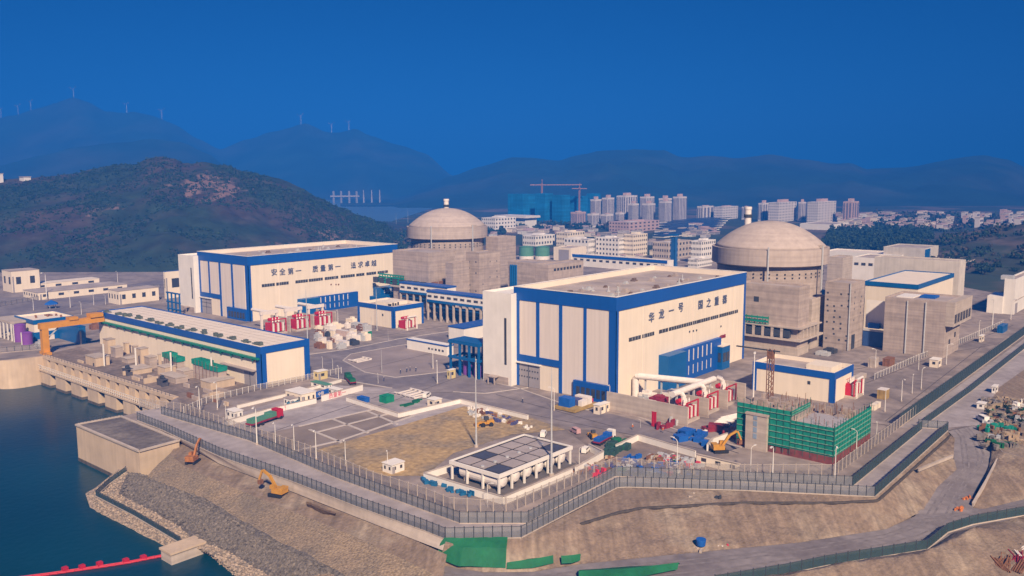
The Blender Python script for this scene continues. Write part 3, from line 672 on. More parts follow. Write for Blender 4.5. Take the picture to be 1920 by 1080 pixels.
for a, b, cc, d in ((x-.25,y-.25,x+.2,y+3.0),(x-.2,y-.25,x+2.2,y-.0),(x+L-2.2,y-.25,x+L+.25,y+.2)): part('corner_post', MB().box(a, b, 0, cc, d, h-2.6), BLUE, t)
for q in range(14):
    vy = y+6+q*9.6+rv.uniform(-1, 1); vx = x+2.6
    m = MB()
    for _ in range(3):
        a = rv.uniform(-1.2, 1.2); bb = rv.uniform(-2.2, 2.2); m.box(vx+a-.7, vy+bb-.8, h-.33, vx+a+.7, vy+bb+.8, h+.1+rv.random()*1.1)
    m.tube([(vx, vy-2.6, h+.1), (vx, vy+2.6, h+.1)], .22, 6)
    part('air_conditioner', m, mat('weathered_green_grey', (0.10,0.12,0.10), .8, .3, 1), t)
rl = part('crane_rail', MB().box(x-1.3, y+.5, 11.0, x-.05, y+W-.5, 11.7), mat('green_rail_paint', (0.015,0.20,0.13), .5, .1, .5), t)
m = MB()
for q in range(18): m.box(x-1.1, y+4+q*7.5, 10.2, x-.05, y+4.7+q*7.5, 10.95)
part('bracket', m, MATS['green_rail_paint'], rl)
dr = part('door', MB().box(x-.25, y+3.6, .05, x+.1, y+11.5, 6.0), DOORG, t)
part('joint', MB().box(x-.32, y+7.4, .1, x-.26, y+7.7, 5.9), DARK, dr)
part('canopy', MB().box(x-2, y+3, 6.3, x+.1, y+26, 6.6), ROOFG, t)
PUMP = t

# ---------------------------------------------------------------- reactor buildings
def reactor(px, yw, R, label, topy, ringy, boty, chim):
    # centre on the level line y = yw seen in picture column px
    f = (px-960)/F_
    xw = (_rt.y-f*_fw.y)*yw/(f*_fw.x-_rt.x)
    t = thing('reactor_building', label, 'reactor building', (xw, yw, 0))
    dep = xw*_fw.x+yw*_fw.y
    zt = z_at(xw, yw, topy)+0.5; zr = zt-12.6; zb = zr-7.6
    part('lower_cylinder', MB().lathe(xw, yw, [(R*.90, 0), (R*.90, zb-.4)], 64), CONC, t)
    rg = part('upper_cylinder', MB().lathe(xw, yw, [(R*.905, zb-1.0), (R, zb), (R, zr), (R-.8, zr+.05)], 72), DOME, t)
    prof = []
    for i in range(11):
        q = 1-(i/10)**1.25; prof.append((max(.15, (R-1.0)*q), zr+.02+12.4*(1-q**2.15)))
    part('dome', MB().lathe(xw, yw, prof, 72), DOME, t, smooth=True)
    part('ring_joint', MB().lathe(xw, yw, [(R*.905, zb-1.5), (R*.915, zb-1.45), (R*.915, zb-1.15), (R*.905, zb-1.1)], 64), CONC, t)
    n = 44
    for i in range(n):
        if math.cos(2*math.pi*i/n-math.pi-YAW) < -.05: continue
        for k in range(2):
            a = 2*math.pi*i/n+(k*.5)*2*math.pi/n*0; cx = xw+R*.902*math.cos(a); cyy = yw+R*.902*math.sin(a)
            part('tendon_pocket', MB().box(cx-.3, cyy-.3, zb-4.2-k*1.7, cx+.3, cyy+.3, zb-3.6-k*1.7), DARK, t)
    for a in (math.radians(203), math.radians(262)):
        p0 = Vector((xw+(R+.35)*math.cos(a), yw+(R+.35)*math.sin(a), 0))
        part('cable_duct', MB().tube([(p0.x, p0.y, zb-13), (p0.x, p0.y, zr+1.5)], .42, 6), STEEL, t)
    # stack behind the dome
    q_ = dirpx(chim[0], dep+chim[1]); cx, cyy = q_.x, q_.y; zc = z_at(cx, cyy, chim[2])
    cm = part('vent_stack', MB().cyl(cx, cyy, zr, zc, 1.9, 1.7, 16), PIPEW, t)
    part('stack_band', MB().cyl(cx, cyy, zc-5.2, zc-3.6, 2.1, 2.1, 16), DARK, cm); part('stack_cap', MB().cyl(cx, cyy, zc-1.0, zc+.4, 2.0, 2.0, 16), PIPEW, cm)
    part('roof_hatch', MB().box(xw-3, yw-R+1.5, zr+.1, xw+2, yw-R+4.2, zr+1.6), CONC2, t)
    return t, xw, yw, zb
fa = (1445-960)/F_
RA, rax, ray, razb = reactor(1445, 182, 27.9, 'nearer domed concrete reactor building behind the right turbine hall', 415, 460, 505, (1402, 34, 389))
RB, rbx, rby, rbzb = reactor(839, 432, 28.4, 'farther domed concrete reactor building between the two turbine halls', 391, 425, 455, (838, 2, 374))

def block(name, label, cat, near, left, right, top, m, parts=True, group=None, roof=True, z0=0.0, roofm=None, rim=.5):
    bx, by, bl, bw, bz = fit(near[0], near[1], left, right, top, z0)
    t = thing(name, label, cat, (bx, by, z0), group)
    part('wall', MB().box(bx, by, z0, bx+bl, by+bw, bz-.8), m, t)
    if roof:
        part('roof', MB().quad((bx+.3,by+.3,bz-.75),(bx+bl-.3,by+.3,bz-.75),(bx+bl-.3,by+bw-.3,bz-.75),(bx+.3,by+bw-.3,bz-.75)), roofm or ROOFG, t)
        mm = MB(); roof_frame(mm, bx, by, bx+bl, by+bw, bz-.8, bz, rim); part('parapet', mm, m, t)
    return t, (bx, by, bl, bw, bz)
def holes(t, b, face, n, rows, zlo, zhi, s, rg, name='opening', m=None, skip=.3):
    bx, by, bl, bw, bz = b
    for r in range(rows):
        for q in range(n):
            if rg.random() < skip: continue
            zz = zlo+(zhi-zlo)*(r+.5)/rows+rg.uniform(-.4, .4)
            if face == 'x': yy = by+bw*(q+.5)/n+rg.uniform(-.3, .3); mm = MB().box(bx-.06, yy-s/2, zz-s/2, bx+.1, yy+s/2, zz+s/2)
            else: xx = bx+bl*(q+.5)/n+rg.uniform(-.3, .3); mm = MB().box(xx-s/2, by-.06, zz-s/2, xx+s/2, by+.1, zz+s/2)
            part(name, mm, m or DARK, t)
# concrete buildings round the nearer reactor
t, b = block('fuel_building', 'broad raw concrete block below the nearer dome, with louvred gallery and green scaffold', 'concrete building', (1494,668), 1385, 1519, 539, CONC)
bx, by, bl, bw, bz = b
zl = z_at(bx, by, 636); zh = z_at(bx, by, 612)
lg = part('gallery', MB().box(bx-2.2, by-2.2, zl-.9, bx+bl+12, by+bw, zl), CONC2, t)
for q in range(8):
    yy = by+3+q*4.4; part('louvre', MB().box(bx-2.0, yy, zl+.5, bx-.1, yy+2.9, zl+3.6), DARK, lg); part('pillar', MB().box(bx-2.1, yy+3.0, zl+.02, bx-.1, yy+4.2, zl+4.6), CONC2, lg)
for q in range(5): xx = bx+1+q*4.0; part('pillar', MB().box(xx, by-2.1, zl+.02, xx+1.0, by-.1, zl+4.4), CONC2, lg)
part('gallery_roof', MB().box(bx-2.3, by-2.3, zl+4.6, bx+bl+10, by+bw, zl+5.1), CONC2, lg)
m = MB(); zg = z_at(bx, by+20, 600)
for q in range(9): m.box(bx-1.6, by+13+q*2.6, zg-2.2, bx-1.4, by+13.3+q*2.6, zg+2.6)
for q in range(3): m.box(bx-1.7, by+13, zg-2+q*1.7, bx-1.3, by+35, zg-1.2+q*1.7)
part('scaffold', m, GREEN, t); holes(t, b, 'x', 5, 1, bz-9, bz-5, 2.4, random.Random(3), 'opening', skip=.6)
part('skirting', MB().box(bx-.4, by-.4, 0, bx+bl, by+bw, 3.4), CONC2, t)
t, b = block('auxiliary_wing', 'lower recessed concrete wing between the louvred block and the tall concrete tower', 'concrete building', (1519,655), 1500, 1551, 561, CONC2)
tT, bT = block('access_tower', 'tall plain concrete tower with small square openings right of the nearer dome', 'concrete tower', (1592,658), 1548, 1622, 531.5, CONC)
holes(tT, bT, 'x', 4, 9, 3, bT[4]-4, .8, random.Random(5)); holes(tT, bT, 'y', 2, 6, 12, bT[4]-3, .8, random.Random(6))
part('doorway', MB().box(bT[0]+bT[2]*.12, bT[1]-.08, .3, bT[0]+bT[2]*.38, bT[1]+.1, 7), DARK, tT); part('drain_pipe', MB().tube([(bT[0]-.2, bT[1]+.6, .1), (bT[0]-.2, bT[1]+.6, bT[4])], .3, 6), STEEL, tT)
t, b = block('stair_head', 'narrow cream concrete head house standing close to the right side of the nearer dome', 'head house', (1577,560), 1552, 1599, 483, CONC2)
t, b = block('safeguard_building', 'big square concrete building with an overhanging window storey, rightmost of the raw blocks', 'concrete building', (1768,672), 1660, 1803, 566, CONC)
bx, by, bl, bw, bz = b
zo = z_at(bx, by, 612); up = part('upper_storey', MB().box(bx+.02, by-3.4, zo, bx+bl+5, by-.02, bz-.1), CONC2, t)
for q in range(6): xx = bx+1+q*(bl+3)/6; part('window', MB().box(xx, by-3.5, zo+1.4, xx+(bl+3)/6*.72, by-3.38, zo+5.2), GLASS, up)
for q, zz in ((.3, 5), (.65, 7), (.4, 12)): part('window', MB().box(bx+bl*q, by-.1, zz, bx+bl*q+2.4, by+.1, zz+2.2), GLASS, t)
for yy in (.32, .62): part('drain_pipe', MB().tube([(bx-.25, by+bw*yy, .1), (bx-.25, by+bw*yy, bz-1)], .3, 6), STEEL, t)
part('roof_hatch', MB().box(bx+bl*.45, by+bw*.3, bz-.74, bx+bl*.75, by+bw*.55, bz+.2), BLUET, t); part('roof_hatch', MB().box(bx+bl*.3, by+bw*.62, bz-.74, bx+bl*.8, by+bw*.9, bz-.3), WHITE, t)
# blue roller door and white gap between tower and square block
gx = bx+8; gy0 = by+bw
gt = thing('equipment_gate', 'large blue steel gate in the gap between the concrete tower and the square building', 'gate', (gx, gy0, 0))
pA = P(1616.5, 648); pB = P(1660, 655)
zt = z_at(pA.x, pA.y, 619); part('leaf', MB().box(pA.x, pB.y, .1, pA.x+.8, pA.y, zt), mat('gate_blue', (0.03,0.07,0.20), .5, .15, .3), gt)
part('frame', MB().box(pA.x-.3, pB.y, zt, pA.x+1, pA.y, zt+.7), STEEL, gt)
part('upper_panel', MB().box(pA.x+3, pB.y, zt+1, pA.x+3.5, pA.y, zt+14), WHITE, gt); part('hoist', MB().box(pA.x+.4, pA.y-7, zt+1.2, pA.x+2.6, pA.y-2, zt+3.6), BLUET, gt)
# blue-edged hall behind
bx, by, bl, bw, bz = fit_top(1721.5, 534, 25, 1623, 1788)
t = thing('workshop_hall', 'cream workshop hall with thick blue roof edge behind the square concrete building', 'workshop', (bx, by, 0))
part('wall', MB().box(bx, by, 0, bx+bl, by+bw, bz-1.0), CREAM, t); m = MB(); roof_frame(m, bx-.3, by-.3, bx+bl+.3, by+bw+.3, bz-2.2, bz, .6); part('fascia_band', m, TEAL, t)
part('roof', MB().quad((bx,by,bz-.5),(bx+bl,by,bz-.5),(bx+bl,by+bw,bz-.5),(bx,by+bw,bz-.5)), ROOFC, t)
t, b = block('screen_building', 'tall cream L-shaped building wrapping behind the blue-edged workshop roof', 'building', (1793,592), 1640, 1811, 490, mat('weathered_white', (.60,.54,.48), .7, .10, .2, streak=.12))
# other buildings right of the nearer dome
t, b = block('office_building', 'low white office with a row of dark windows behind the narrow head house', 'office', (1640,530), 1598, 1672, 484, WHITE)
for q in range(3):
    yy = b[1]+b[3]*(.12+.3*q); part('window', MB().box(b[0]-.1, yy, b[4]-6, b[0]+.1, yy+b[3]*.18, b[4]-4), GLASS, t)
t, b = block('storage_shed', 'very long low white shed behind the nearer dome, right side', 'shed', (1690,500), 1545, 1712, 478, WHITE, roofm=ROOFC)
t, b = block('storage_shed', 'white warehouse with grey roof in front of the wooded slope', 'warehouse', (1732,502), 1657, 1760, 466, mat('weathered_white', (.60,.54,.48), .7, .10, .2, streak=.12))
part('side_panel', MB().box(b[0]+.8, b[1]-.15, .1, b[0]+b[2]*.4, b[1]+.1, b[4]-1), TEAL, t)
t, b = block('storage_shed', 'flat grey-white shed between the warehouse and the wooded slope', 'shed', (1808,508), 1740, 1834, 492, CONC2)
t, b = block('gatehouse', 'stepped white building cut by the right edge of the photo', 'gatehouse', (1900,590), 1884, 1960, 524, WHITE)
bx, by, bl, bw, bz = b
part('lower_wing', MB().box(bx-1, by+bw, 0, bx+18, by+bw+8, z_at(bx, by+bw, 556)), WHITE, t); part('door', MB().box(bx+3, by-.1, .1, bx+9, by+.1, 6), DOORG, t)
part('band', MB().box(bx+1, by-.2, 7.5, bx+bl, by+.1, 8.0), CONC2, t)
part('roof_unit', MB().box(bx+2, by+2, bz-.7, bx+8, by+8, bz+1.5), STEEL, t)

# concrete buildings round the farther reactor
t, b = block('fuel_building', 'large raw concrete block left of and below the farther dome', 'concrete building', (805,585), 736, 853, 474, CONC)
m = MB(); zg = z_at(b[0], b[1]+25, 525)
for q in range(10): m.box(b[0]-1.6, b[1]+20+q*2.4, zg-3, b[0]-1.3, b[1]+20.5+q*2.4, zg+3)
for q in range(4): m.box(b[0]-1.7, b[1]+20, zg-2.5+q*1.6, b[0]-1.2, b[1]+43, zg-1.7+q*1.6)
part('scaffold', m, GREEN, t)
zl = z_at(b[0], b[1], 541); lg = part('gallery', MB().box(b[0]-2.5, b[1]-2.5, zl-1, b[0]+b[2]+20, b[1]+b[3], zl), CONC2, t)
for q in range(8): yy = b[1]+2+q*6; part('louvre', MB().box(b[0]-2.2, yy, zl+.3, b[0]-.1, yy+3.6, zl+3.6), DARK, lg)
for q in range(7): xx = b[0]+2+q*6; part('louvre', MB().box(xx, b[1]-2.2, zl+.3, xx+3.6, b[1]-.1, zl+3.6), RUST, lg)
t, b = block('auxiliary_wing', 'lower concrete wing with pitted wall right of the big block by the farther dome', 'concrete building', (850,590), 835, 880, 493, CONC)
t, b = block('access_tower', 'tall plain concrete tower standing before the farther dome, right of it', 'concrete tower', (899,585), 874, 938, 474, CONC)
holes(t, b, 'x', 2, 8, 4, b[4]-4, .9, random.Random(8)); holes(t, b, 'y', 3, 7, 8, b[4]-4, .7, random.Random(9), skip=.5)
t, b = block('safeguard_building', 'square concrete block behind the tower of the farther reactor', 'concrete building', (934,545), 911, 967, 445, CONC)
t, b = block('plant_building', 'low long concrete building whose flat roof shows beyond the nearer hall, left one', 'concrete building', (1006,560), 952, 1040, 494, CONC)
for q in range(4): part('duct', MB().tube([(b[0]-.5, b[1]+b[3]-3-q*1.6, .2), (b[0]-.5, b[1]+b[3]-3-q*1.6, b[4]-2)], .6, 6), TEAL, t)
t, b = block('plant_building', 'low concrete building with a row of dark slots beyond the nearer hall roof, right one', 'concrete building', (1028,575), 1003, 1094, 497, CONC)
for q in range(9): xx = b[0]+b[2]*(.15+.09*q); part('window', MB().box(xx, b[1]-.12, b[4]-4.2, xx+b[2]*.06, b[1]+.1, b[4]-2.6), GLASS, t)
for i, (px, lab) in enumerate(((987, 'left one of the two squat green tanks behind the concrete plant buildings'), (1017, 'right one of the two squat green tanks behind the concrete plant buildings'))):
    c = P(px, 486); r = 6.9; zt = z_at(c.x, c.y, 463)
    t = thing('storage_tank', lab, 'tank', (c.x, c.y, 0), 'green tanks'); part('shell', MB().cyl(c.x, c.y, 0, zt, r, n=32), TGREEN, t); part('roof', MB().lathe(c.x, c.y, [(r+.2, zt), (r*.5, zt+.8), (.2, zt+1.1)], 32), TGREEN, t)
    part('base_band', MB().cyl(c.x, c.y, 0, zt*.28, r+.15, n=32), PIPEW, t)

# pipe bridge between the halls
def bridge(p0, p1, ztop, hh, label, w_=7):
    a = Vector((p0.x, p0.y, 0)); t = thing('pipe_bridge', label, 'pipe bridge', a)
    zb = ztop-hh
    x0 = a.x; y0 = p1.y; y1 = p0.y
    part('gallery', MB().box(x0, y0, zb, x0+w_, y1, ztop-.9), WHITE, t)
    part('roof', MB().box(x0-.4, y0-.1, ztop-.88, x0+w_+.4, y1+.1, ztop), BLUE, t)
    n = max(3, int((y1-y0)/5))
    for q in range(n):
        yy = y0+(y1-y0)*(q+.25)/n; part('window', MB().box(x0-.1, yy, zb+hh*.42, x0+.1, yy+(y1-y0)/n*.6, zb+hh*.62), GLASS, t)
    part('lower_band', MB().box(x0-.15, y0, zb, x0+.1, y1, zb+hh*.22), TEAL, t)
    for q in range(n+1):
        yy = y0+(y1-y0)*q/n; part('column', MB().box(x0+.3, yy-.45, 0, x0+1.2, yy+.45, zb), CONC2, t); part('column', MB().box(x0+w_-1.2, yy-.45, 0, x0+w_-.3, yy+.45, zb), CONC2, t)
    part('pipe', MB().tube([(x0+2.5, y0, zb-2.5), (x0+2.5, y1, zb-2.5)], .8, 8).tube([(x0+4.6, y0, zb-4.8), (x0+4.6, y1, zb-4.8)], .9, 8), TEAL, t)
    return t
a = P(801, 600); zt = z_at(a.x, a.y, 544)
b2 = a+Vector((0, -ext_y((a.x, a.y), 0, 0)*0, 0))
yl = a.y-80
bridge(a, Vector((a.x, yl, 0)), zt, 6.4, 'long white pipe bridge with blue roof and window slots, running behind the nearer hall')
a2 = P(749, 603); bridge(Vector((a.x+14, a2.y+30, 0)), Vector((a.x+14, a.y-2, 0)), zt+.5, 6.4, 'short white pipe bridge piece joining the farther turbine hall')
t, b = block('pipe_trench_building', 'low dark blue steel shed under the white pipe bridge', 'shed', (882,603), 820, 930, 585, TEAL)

# auxiliary cream buildings with blue bands
def aux(label, x, y, L, W, h, name='switchgear_building', sub=None):
    t = thing(name, label, 'plant building', (x, y, 0)); rz = h-1.4
    part('wall', MB().box(x, y, 0, x+L, y+W, rz-.1), CREAM, t); part('roof', MB().quad((x+.3,y+.3,rz),(x+L-.3,y+.3,rz),(x+L-.3,y+W-.3,rz),(x+.3,y+W-.3,rz)), ROOFG, t)
    m = MB(); roof_frame(m, x-.2, y-.2, x+L+.2, y+W+.2, h-2.4, h, .4); part('fascia_band', m, BLUE, t)
    m = MB(); roof_frame(m, x+.22, y+.22, x+L-.22, y+W-.22, rz+.01, h+.1, .3); part('parapet', m, ROOFC, t)
    for a, b, c, d in ((x-.2,y-.2,x+.15,y+1.6),(x-.18,y-.2,x+1.2,y+.0),(x-.2,y+W-1.4,x+.15,y+W+.2),(x+L-1.2,y-.2,x+L+.2,y+.15)): part('corner_post', MB().box(a, b, 0, c, d, h-2.4), BLUE, t)
    if sub: part('penthouse', MB().box(x+L*sub[0], y+W*sub[1], rz+.02, x+L*sub[2], y+W*sub[3], h+sub[4]), CREAM, t)
    for q in range(4): part('roof_unit', MB().box(x+L*.3+q*1.8, y+W*.35, rz+.01, x+L*.3+1.2+q*1.8, y+W*.35+1.4, rz+1.2+.4*(q % 2)), STEEL if q % 2 else DARK, t)
    part('vent', MB().box(x-.1, y+W*.28, h*.5, x+.1, y+W*.28+1, h*.5+1.2), DARK, t)
    return t
x, y, L, W, h = fit_top(1565, 699.7, 10.8, 1413, 1599.7); aux('cream blue-banded building right of the nearer hall, behind the green-netted construction', x, y, L, W, h, sub=(.05, .05, .6, .35, 1.6))
x, y, L, W, h = fit(738.5, 616, 671, 793, 575.5); aux('cream blue-banded building with a roof penthouse before the farther hall', x, y, L, W, h, sub=(.3, .35, .9, .75, .4))
t, b = block('control_hut', 'flat-roofed beige hut with dark blue roof edge left of the nearer hall, back one', 'hut', (870,640), 841, 935, 617, WHITE)
part('roof_edge', MB().box(b[0]-.25, b[1]-.25, b[4], b[0]+b[2]+.25, b[1]+b[3]+.25, b[4]+.5), BLUE, t)
t, b = block('control_hut', 'long low beige hut with white roof and blue edge on the paved island', 'hut', (838,668), 763, 850, 650, WHITE)
part('roof_edge', MB().box(b[0]-.25, b[1]-.25, b[4], b[0]+b[2]+.25, b[1]+b[3]+.25, b[4]+.45), BLUE, t); part('roof_sheet', MB().box(b[0]+.2, b[1]+.2, b[4]+.46, b[0]+b[2]-.2, b[1]+b[3]-.2, b[4]+.6), WHITE, t)
for q in range(5): part('window', MB().box(b[0]-.08, b[1]+2+q*2.2, 1.6, b[0]+.1, b[1]+3.2+q*2.2, 2.5), GLASS, t)
# open blue steel frame beside the stair annex
a = P(905, 712); fx, fy = a.x-1, a.y+1
t = thing('pipe_rack', 'open blue steel pipe frame with purple vessels left of the nearer hall annex', 'pipe rack', (fx, fy, 0))
zt = z_at(fx, fy+16, 638)
for i in range(2):
    for j in range(4): part('column', MB().box(fx+i*8, fy+j*5.2, 0, fx+.8+i*8, fy+.8+j*5.2, zt), TEAL, t)
m = MB()
for z in (zt, zt*.55):
    for i in range(2): m.box(fx+i*8-.1, fy-.3, z-.9, fx+.9+i*8, fy+17, z)
    for j in range(4): m.box(fx+.9, fy+.1+j*5.2, z-.8, fx+8, fy+.7+j*5.2, z-.1)
part('beam', m, TEAL, t); part('deck', MB().box(fx, fy, zt+.02, fx+9, fy+16.6, zt+.4), TEAL, t)
for j in range(2): part('vessel', MB().cyl(fx+4, fy+4+j*6, .1, 6, 1.9, n=16), PURPLE, t)
# ================================================================= quay: intake structure, caisson, gantry
a = P(84, 667); b = P(330, 746); tv = (b-a).normalized(); nv = Vector((tv.y, -tv.x, 0))
if nv.dot(FWD) > 0: nv = -nv            # towards the water
Lq = (b-a).length
def Q(s, o, z): p = a+tv*s+nv*o; return (p.x, p.y, z)
def qbox(mb, s0, s1, o0, o1, z0, z1, mi=0):
    k = len(mb.v); mb.v += [Q(s0,o0,z0),Q(s1,o0,z0),Q(s1,o1,z0),Q(s0,o1,z0),Q(s0,o0,z1),Q(s1,o0,z1),Q(s1,o1,z1),Q(s0,o1,z1)]
    for q in ((0,3,2,1),(4,5,6,7),(0,1,5,4),(1,2,6,5),(2,3,7,6),(3,0,4,7)): mb.f.append(tuple(k+i for i in q)); mb.m.append(mi)
    return mb
t = thing('intake_structure', 'long pale concrete water intake with square openings and piers standing in the bay', 'water intake', tuple(a))
QUAY = t
part('top_beam', qbox(MB(), 0, Lq, -1.0, 1.2, -.9, .35), CONCW, t)
part('back_wall', qbox(MB(), 0, Lq, -1.6, -1.05, -14, -.05), mat('shade_dark_concrete', (0.10,0.085,0.08), .9, .2, .3), t)  # backing coloured dark to stand for the shade inside the openings
nO = 14
for i in range(nO+1): part('pillar', qbox(MB(), Lq*i/nO*.985, Lq*i/nO*.985+Lq*.015+3.2, -1.04, 1.0, -5.2, -.9), CONCW, t)
wk = part('walkway', qbox(MB(), 0, Lq*.97, -.95, 3.4, -6.0, -5.3), CONCW, t)
m = MB()
for i in range(66): qbox(m, Lq*.97*i/66, Lq*.97*i/66+.16, 3.2, 3.36, -5.3, -3.5)
qbox(m, 0, Lq*.97, 3.18, 3.38, -3.5, -3.3); qbox(m, 0, Lq*.97, 3.2, 3.36, -4.5, -4.38)
part('railing', m, LAMPW, wk)
for i in range(7):
    part('pier', qbox(MB(), 2+Lq*.135*i, 2+Lq*.135*i+Lq*.085, -.9, 3.0, -14, -6.02), CONCW, t); part('tide_band', qbox(MB(), 1.9+Lq*.135*i, 2.1+Lq*.135*i+Lq*.085, -.8, 3.08, -14, -11.4), TIDE, t)
m = MB()
for i in range(40): qbox(m, Lq*i/40, Lq*i/40+.1, .9, 1.0, .35, 1.4)
qbox(m, 0, Lq, .9, 1.0, 1.4, 1.5); part('railing', m, DARK, t)
for i, (px, py, l, r, tp) in enumerate(((203,664,193,216,638),(217,671,207,230,653),(236,664,231,242,644),(252,668,247,259,650),(266,690,256,278,655),(281,692,270,294,671),(299,697,296,302,665),(240,682,228,262,674),(310,706,295,330,690),(345,712,330,362,697),(395,732,376,440,718),(420,712,408,447,697),(180,688,160,205,672),(330,720,300,352,710),(250,704,230,285,695))):
    bx, by, bl, bw, bz = fit(px, py, l, r, tp); part('screen_block', MB().box(bx, by, .01, bx+bl, by+bw, bz), CONC if i % 2 else CONCW, t)
    part('block_cap', MB().box(bx-.2, by-.2, bz, bx+bl+.2, by+bw+.2, bz+.3), CONC2, t)
for px in (196, 256, 322, 398): p = P(px, 705-(330-px)*.14); part('pipe_post', MB().cyl(p.x, p.y, 0, 9.5, .35, n=8), LAMPW, t)
for i, (px, py, lab) in enumerate(((178,684,'dark raking machine on the intake deck, farthest from the fence'),(240,702,'dark raking machine in the middle of the intake deck'),(305,722,'dark raking machine on the intake deck, nearest the fence'))):
    c = P(px, py); r = thing('raking_machine', lab, 'machine', tuple(c), 'raking machines on the intake deck')
    RKM = mat('dull_machine_grey', (.085,.08,.09), .6, .2, 1)
    part('frame', MB().box(c.x-1.3, c.y-2, 0, c.x-1.0, c.y+2, 2.2).box(c.x+1.0, c.y-2, 0, c.x+1.3, c.y+2, 2.2).box(c.x-1.4, c.y-2.1, 2.21, c.x+1.4, c.y+2.1, 2.5), RKM, r)
    part('winch', MB().tube([(c.x, c.y-1.4, 3.0), (c.x, c.y+1.4, 3.0)], .5, 8).box(c.x-.6, c.y-.5, 2.51, c.x+.6, c.y+.5, 3.8), DARK, r); part('hopper', MB().box(c.x-1.8, c.y-3.2, .04, c.x+.7, c.y-2.2, 1.4), RKM, r)
for px, py, l, r, tp, lab in ((333,702,306,345,672,'smaller green-netted scaffold against the pump house wall'),(410,722,361,424,690,'larger stepped green-netted scaffold against the pump house wall, nearer the door')):
    bx, by, bl, bw, bz = fit(px, py, l, r, tp)
    t = thing('netted_scaffold', lab, 'scaffold', (bx, by, 0)); part('body', MB().box(bx, by, 0, bx+bl, by+bw, bz-1.2), CONC, t)
    m = MB(); roof_frame(m, bx-.3, by-.3, bx+bl+.3, by+bw*.55, bz-1.6, bz+.2, .2); roof_frame(m, bx-.35, by+bw*.5, bx+bl+.3, by+bw+.3, bz-.9, bz+1.1, .2); part('net', m, GREEN, t)
    m = MB()
    for q in range(7): m.box(bx-.45, by+bw*q/7, 0, bx-.36, by+bw*q/7+.1, bz+1.2)
    part('pole', m, RUST, t)
rg = random.Random(17)
for q in range(34):
    sp = P(rg.uniform(110,420), 0+680) ; px = rg.uniform(120,430); lo = 672+(px-120)*.205; c = P(px, lo+rg.uniform(2,30)); l = rg.uniform(2,9)
    tt = (c-a).dot(tv); oo = (c-a).dot(nv)
    if oo > -2.5 or c.x > 176 or tt > Lq+30: continue
    if rg.random() < .5: part('low_wall', MB().box(c.x, c.y, .04, min(177, c.x+l), c.y+.7, rg.uniform(.9,2.2)), (CONC, CONCW)[q % 2], QUAY)
    else: part('low_wall', MB().box(c.x, c.y, .04, c.x+.7, c.y+l, rg.uniform(.8,1.8)), (CONC, CONCW, RUST)[q % 3], QUAY)
# yellow-orange gantry crane
f0 = P(86, 664); zt = 11.7; xp = 179.58
t = thing('gantry_crane', 'orange gantry crane with one tall leg and a girder reaching the pump house', 'crane', tuple(f0))
part('leg', MB().box(f0.x-1.4, f0.y-1.4, 0, f0.x+1.4, f0.y+1.4, zt).box(f0.x-1.2, f0.y-4, .01, f0.x+1.2, f0.y+4, 1.2), ORANGE, t)
gd = part('girder', MB().box(f0.x-2.0, f0.y-1.5, zt, xp-.4, f0.y+1.5, zt+2.6), ORANGE, t); part('trolley', MB().box((f0.x+xp)/2-3, f0.y-2, zt+2.61, (f0.x+xp)/2+1, f0.y+2, zt+3.9), ORANGE, t)
part('hoist_cabin', MB().box(xp-7, f0.y-2.2, zt+2.61, xp-1, f0.y+2.2, zt+4.4), ORANGE, t)
part('brace', MB().bar((f0.x+1.4, f0.y, zt-5), (f0.x+6.5, f0.y, zt-.2), .5, .5), STEEL, t)
# culvert block in the bay
pp = [P(142.6,796,-.2), P(226,780.5,-.2), P(336,825.4,-.2), P(260.7,845.7,-.2)]
t = thing('culvert_block', 'big square pale concrete block standing out in the bay below the fence', 'concrete block', tuple(pp[3]))
part('wall', MB().prism([(p.x, p.y) for p in pp], -14, -.5), CONCW, t)
cc = sum(pp, Vector())/4
part('tide_band', MB().prism([tuple((p+(p-sum(pp, Vector())/4)*.004).xy) for p in pp], -14, -11.3), TIDE, t)
part('top_fill', MB().prism([tuple((p.lerp(cc, .04)).xy) for p in pp], -.48, -.25), mat('dark_gravel_fill', (0.125,0.105,0.10), .95, .3, .5, col2=(.2,.17,.15), scale2=.1, bump=.6, bscale=1), t)
for i in range(4):
    q0, q1 = pp[i], pp[(i+1) % 4]; part('rim', MB().bar((q0.x, q0.y, -.49), (q1.x, q1.y, -.49), .8, .55), CONC2, t)
m = MB()
for i in range(14): p = pp[0].lerp(pp[1], i/13); m.cyl(p.x, p.y, 0, 1.3, .09, n=5)
m.bar((*pp[0].xy, 1.25), (*pp[1].xy, 1.25), .12, .12); part('railing', m, DARK, t)
bx, by, bl, bw, bz = fit(322, 1060, 313, 384, 1041, -12.5)
t = thing('mooring_block', 'small pale concrete box at the waterline where the red boom is tied', 'concrete block', (bx, by, -12.5)); part('wall', MB().box(bx, by, -14, bx+bl, by+5, bz), CONC2, t); part('top_slab', MB().box(bx-.3, by-.3, bz, bx+bl+.3, by+5.3, bz+.5), CONCW, t)
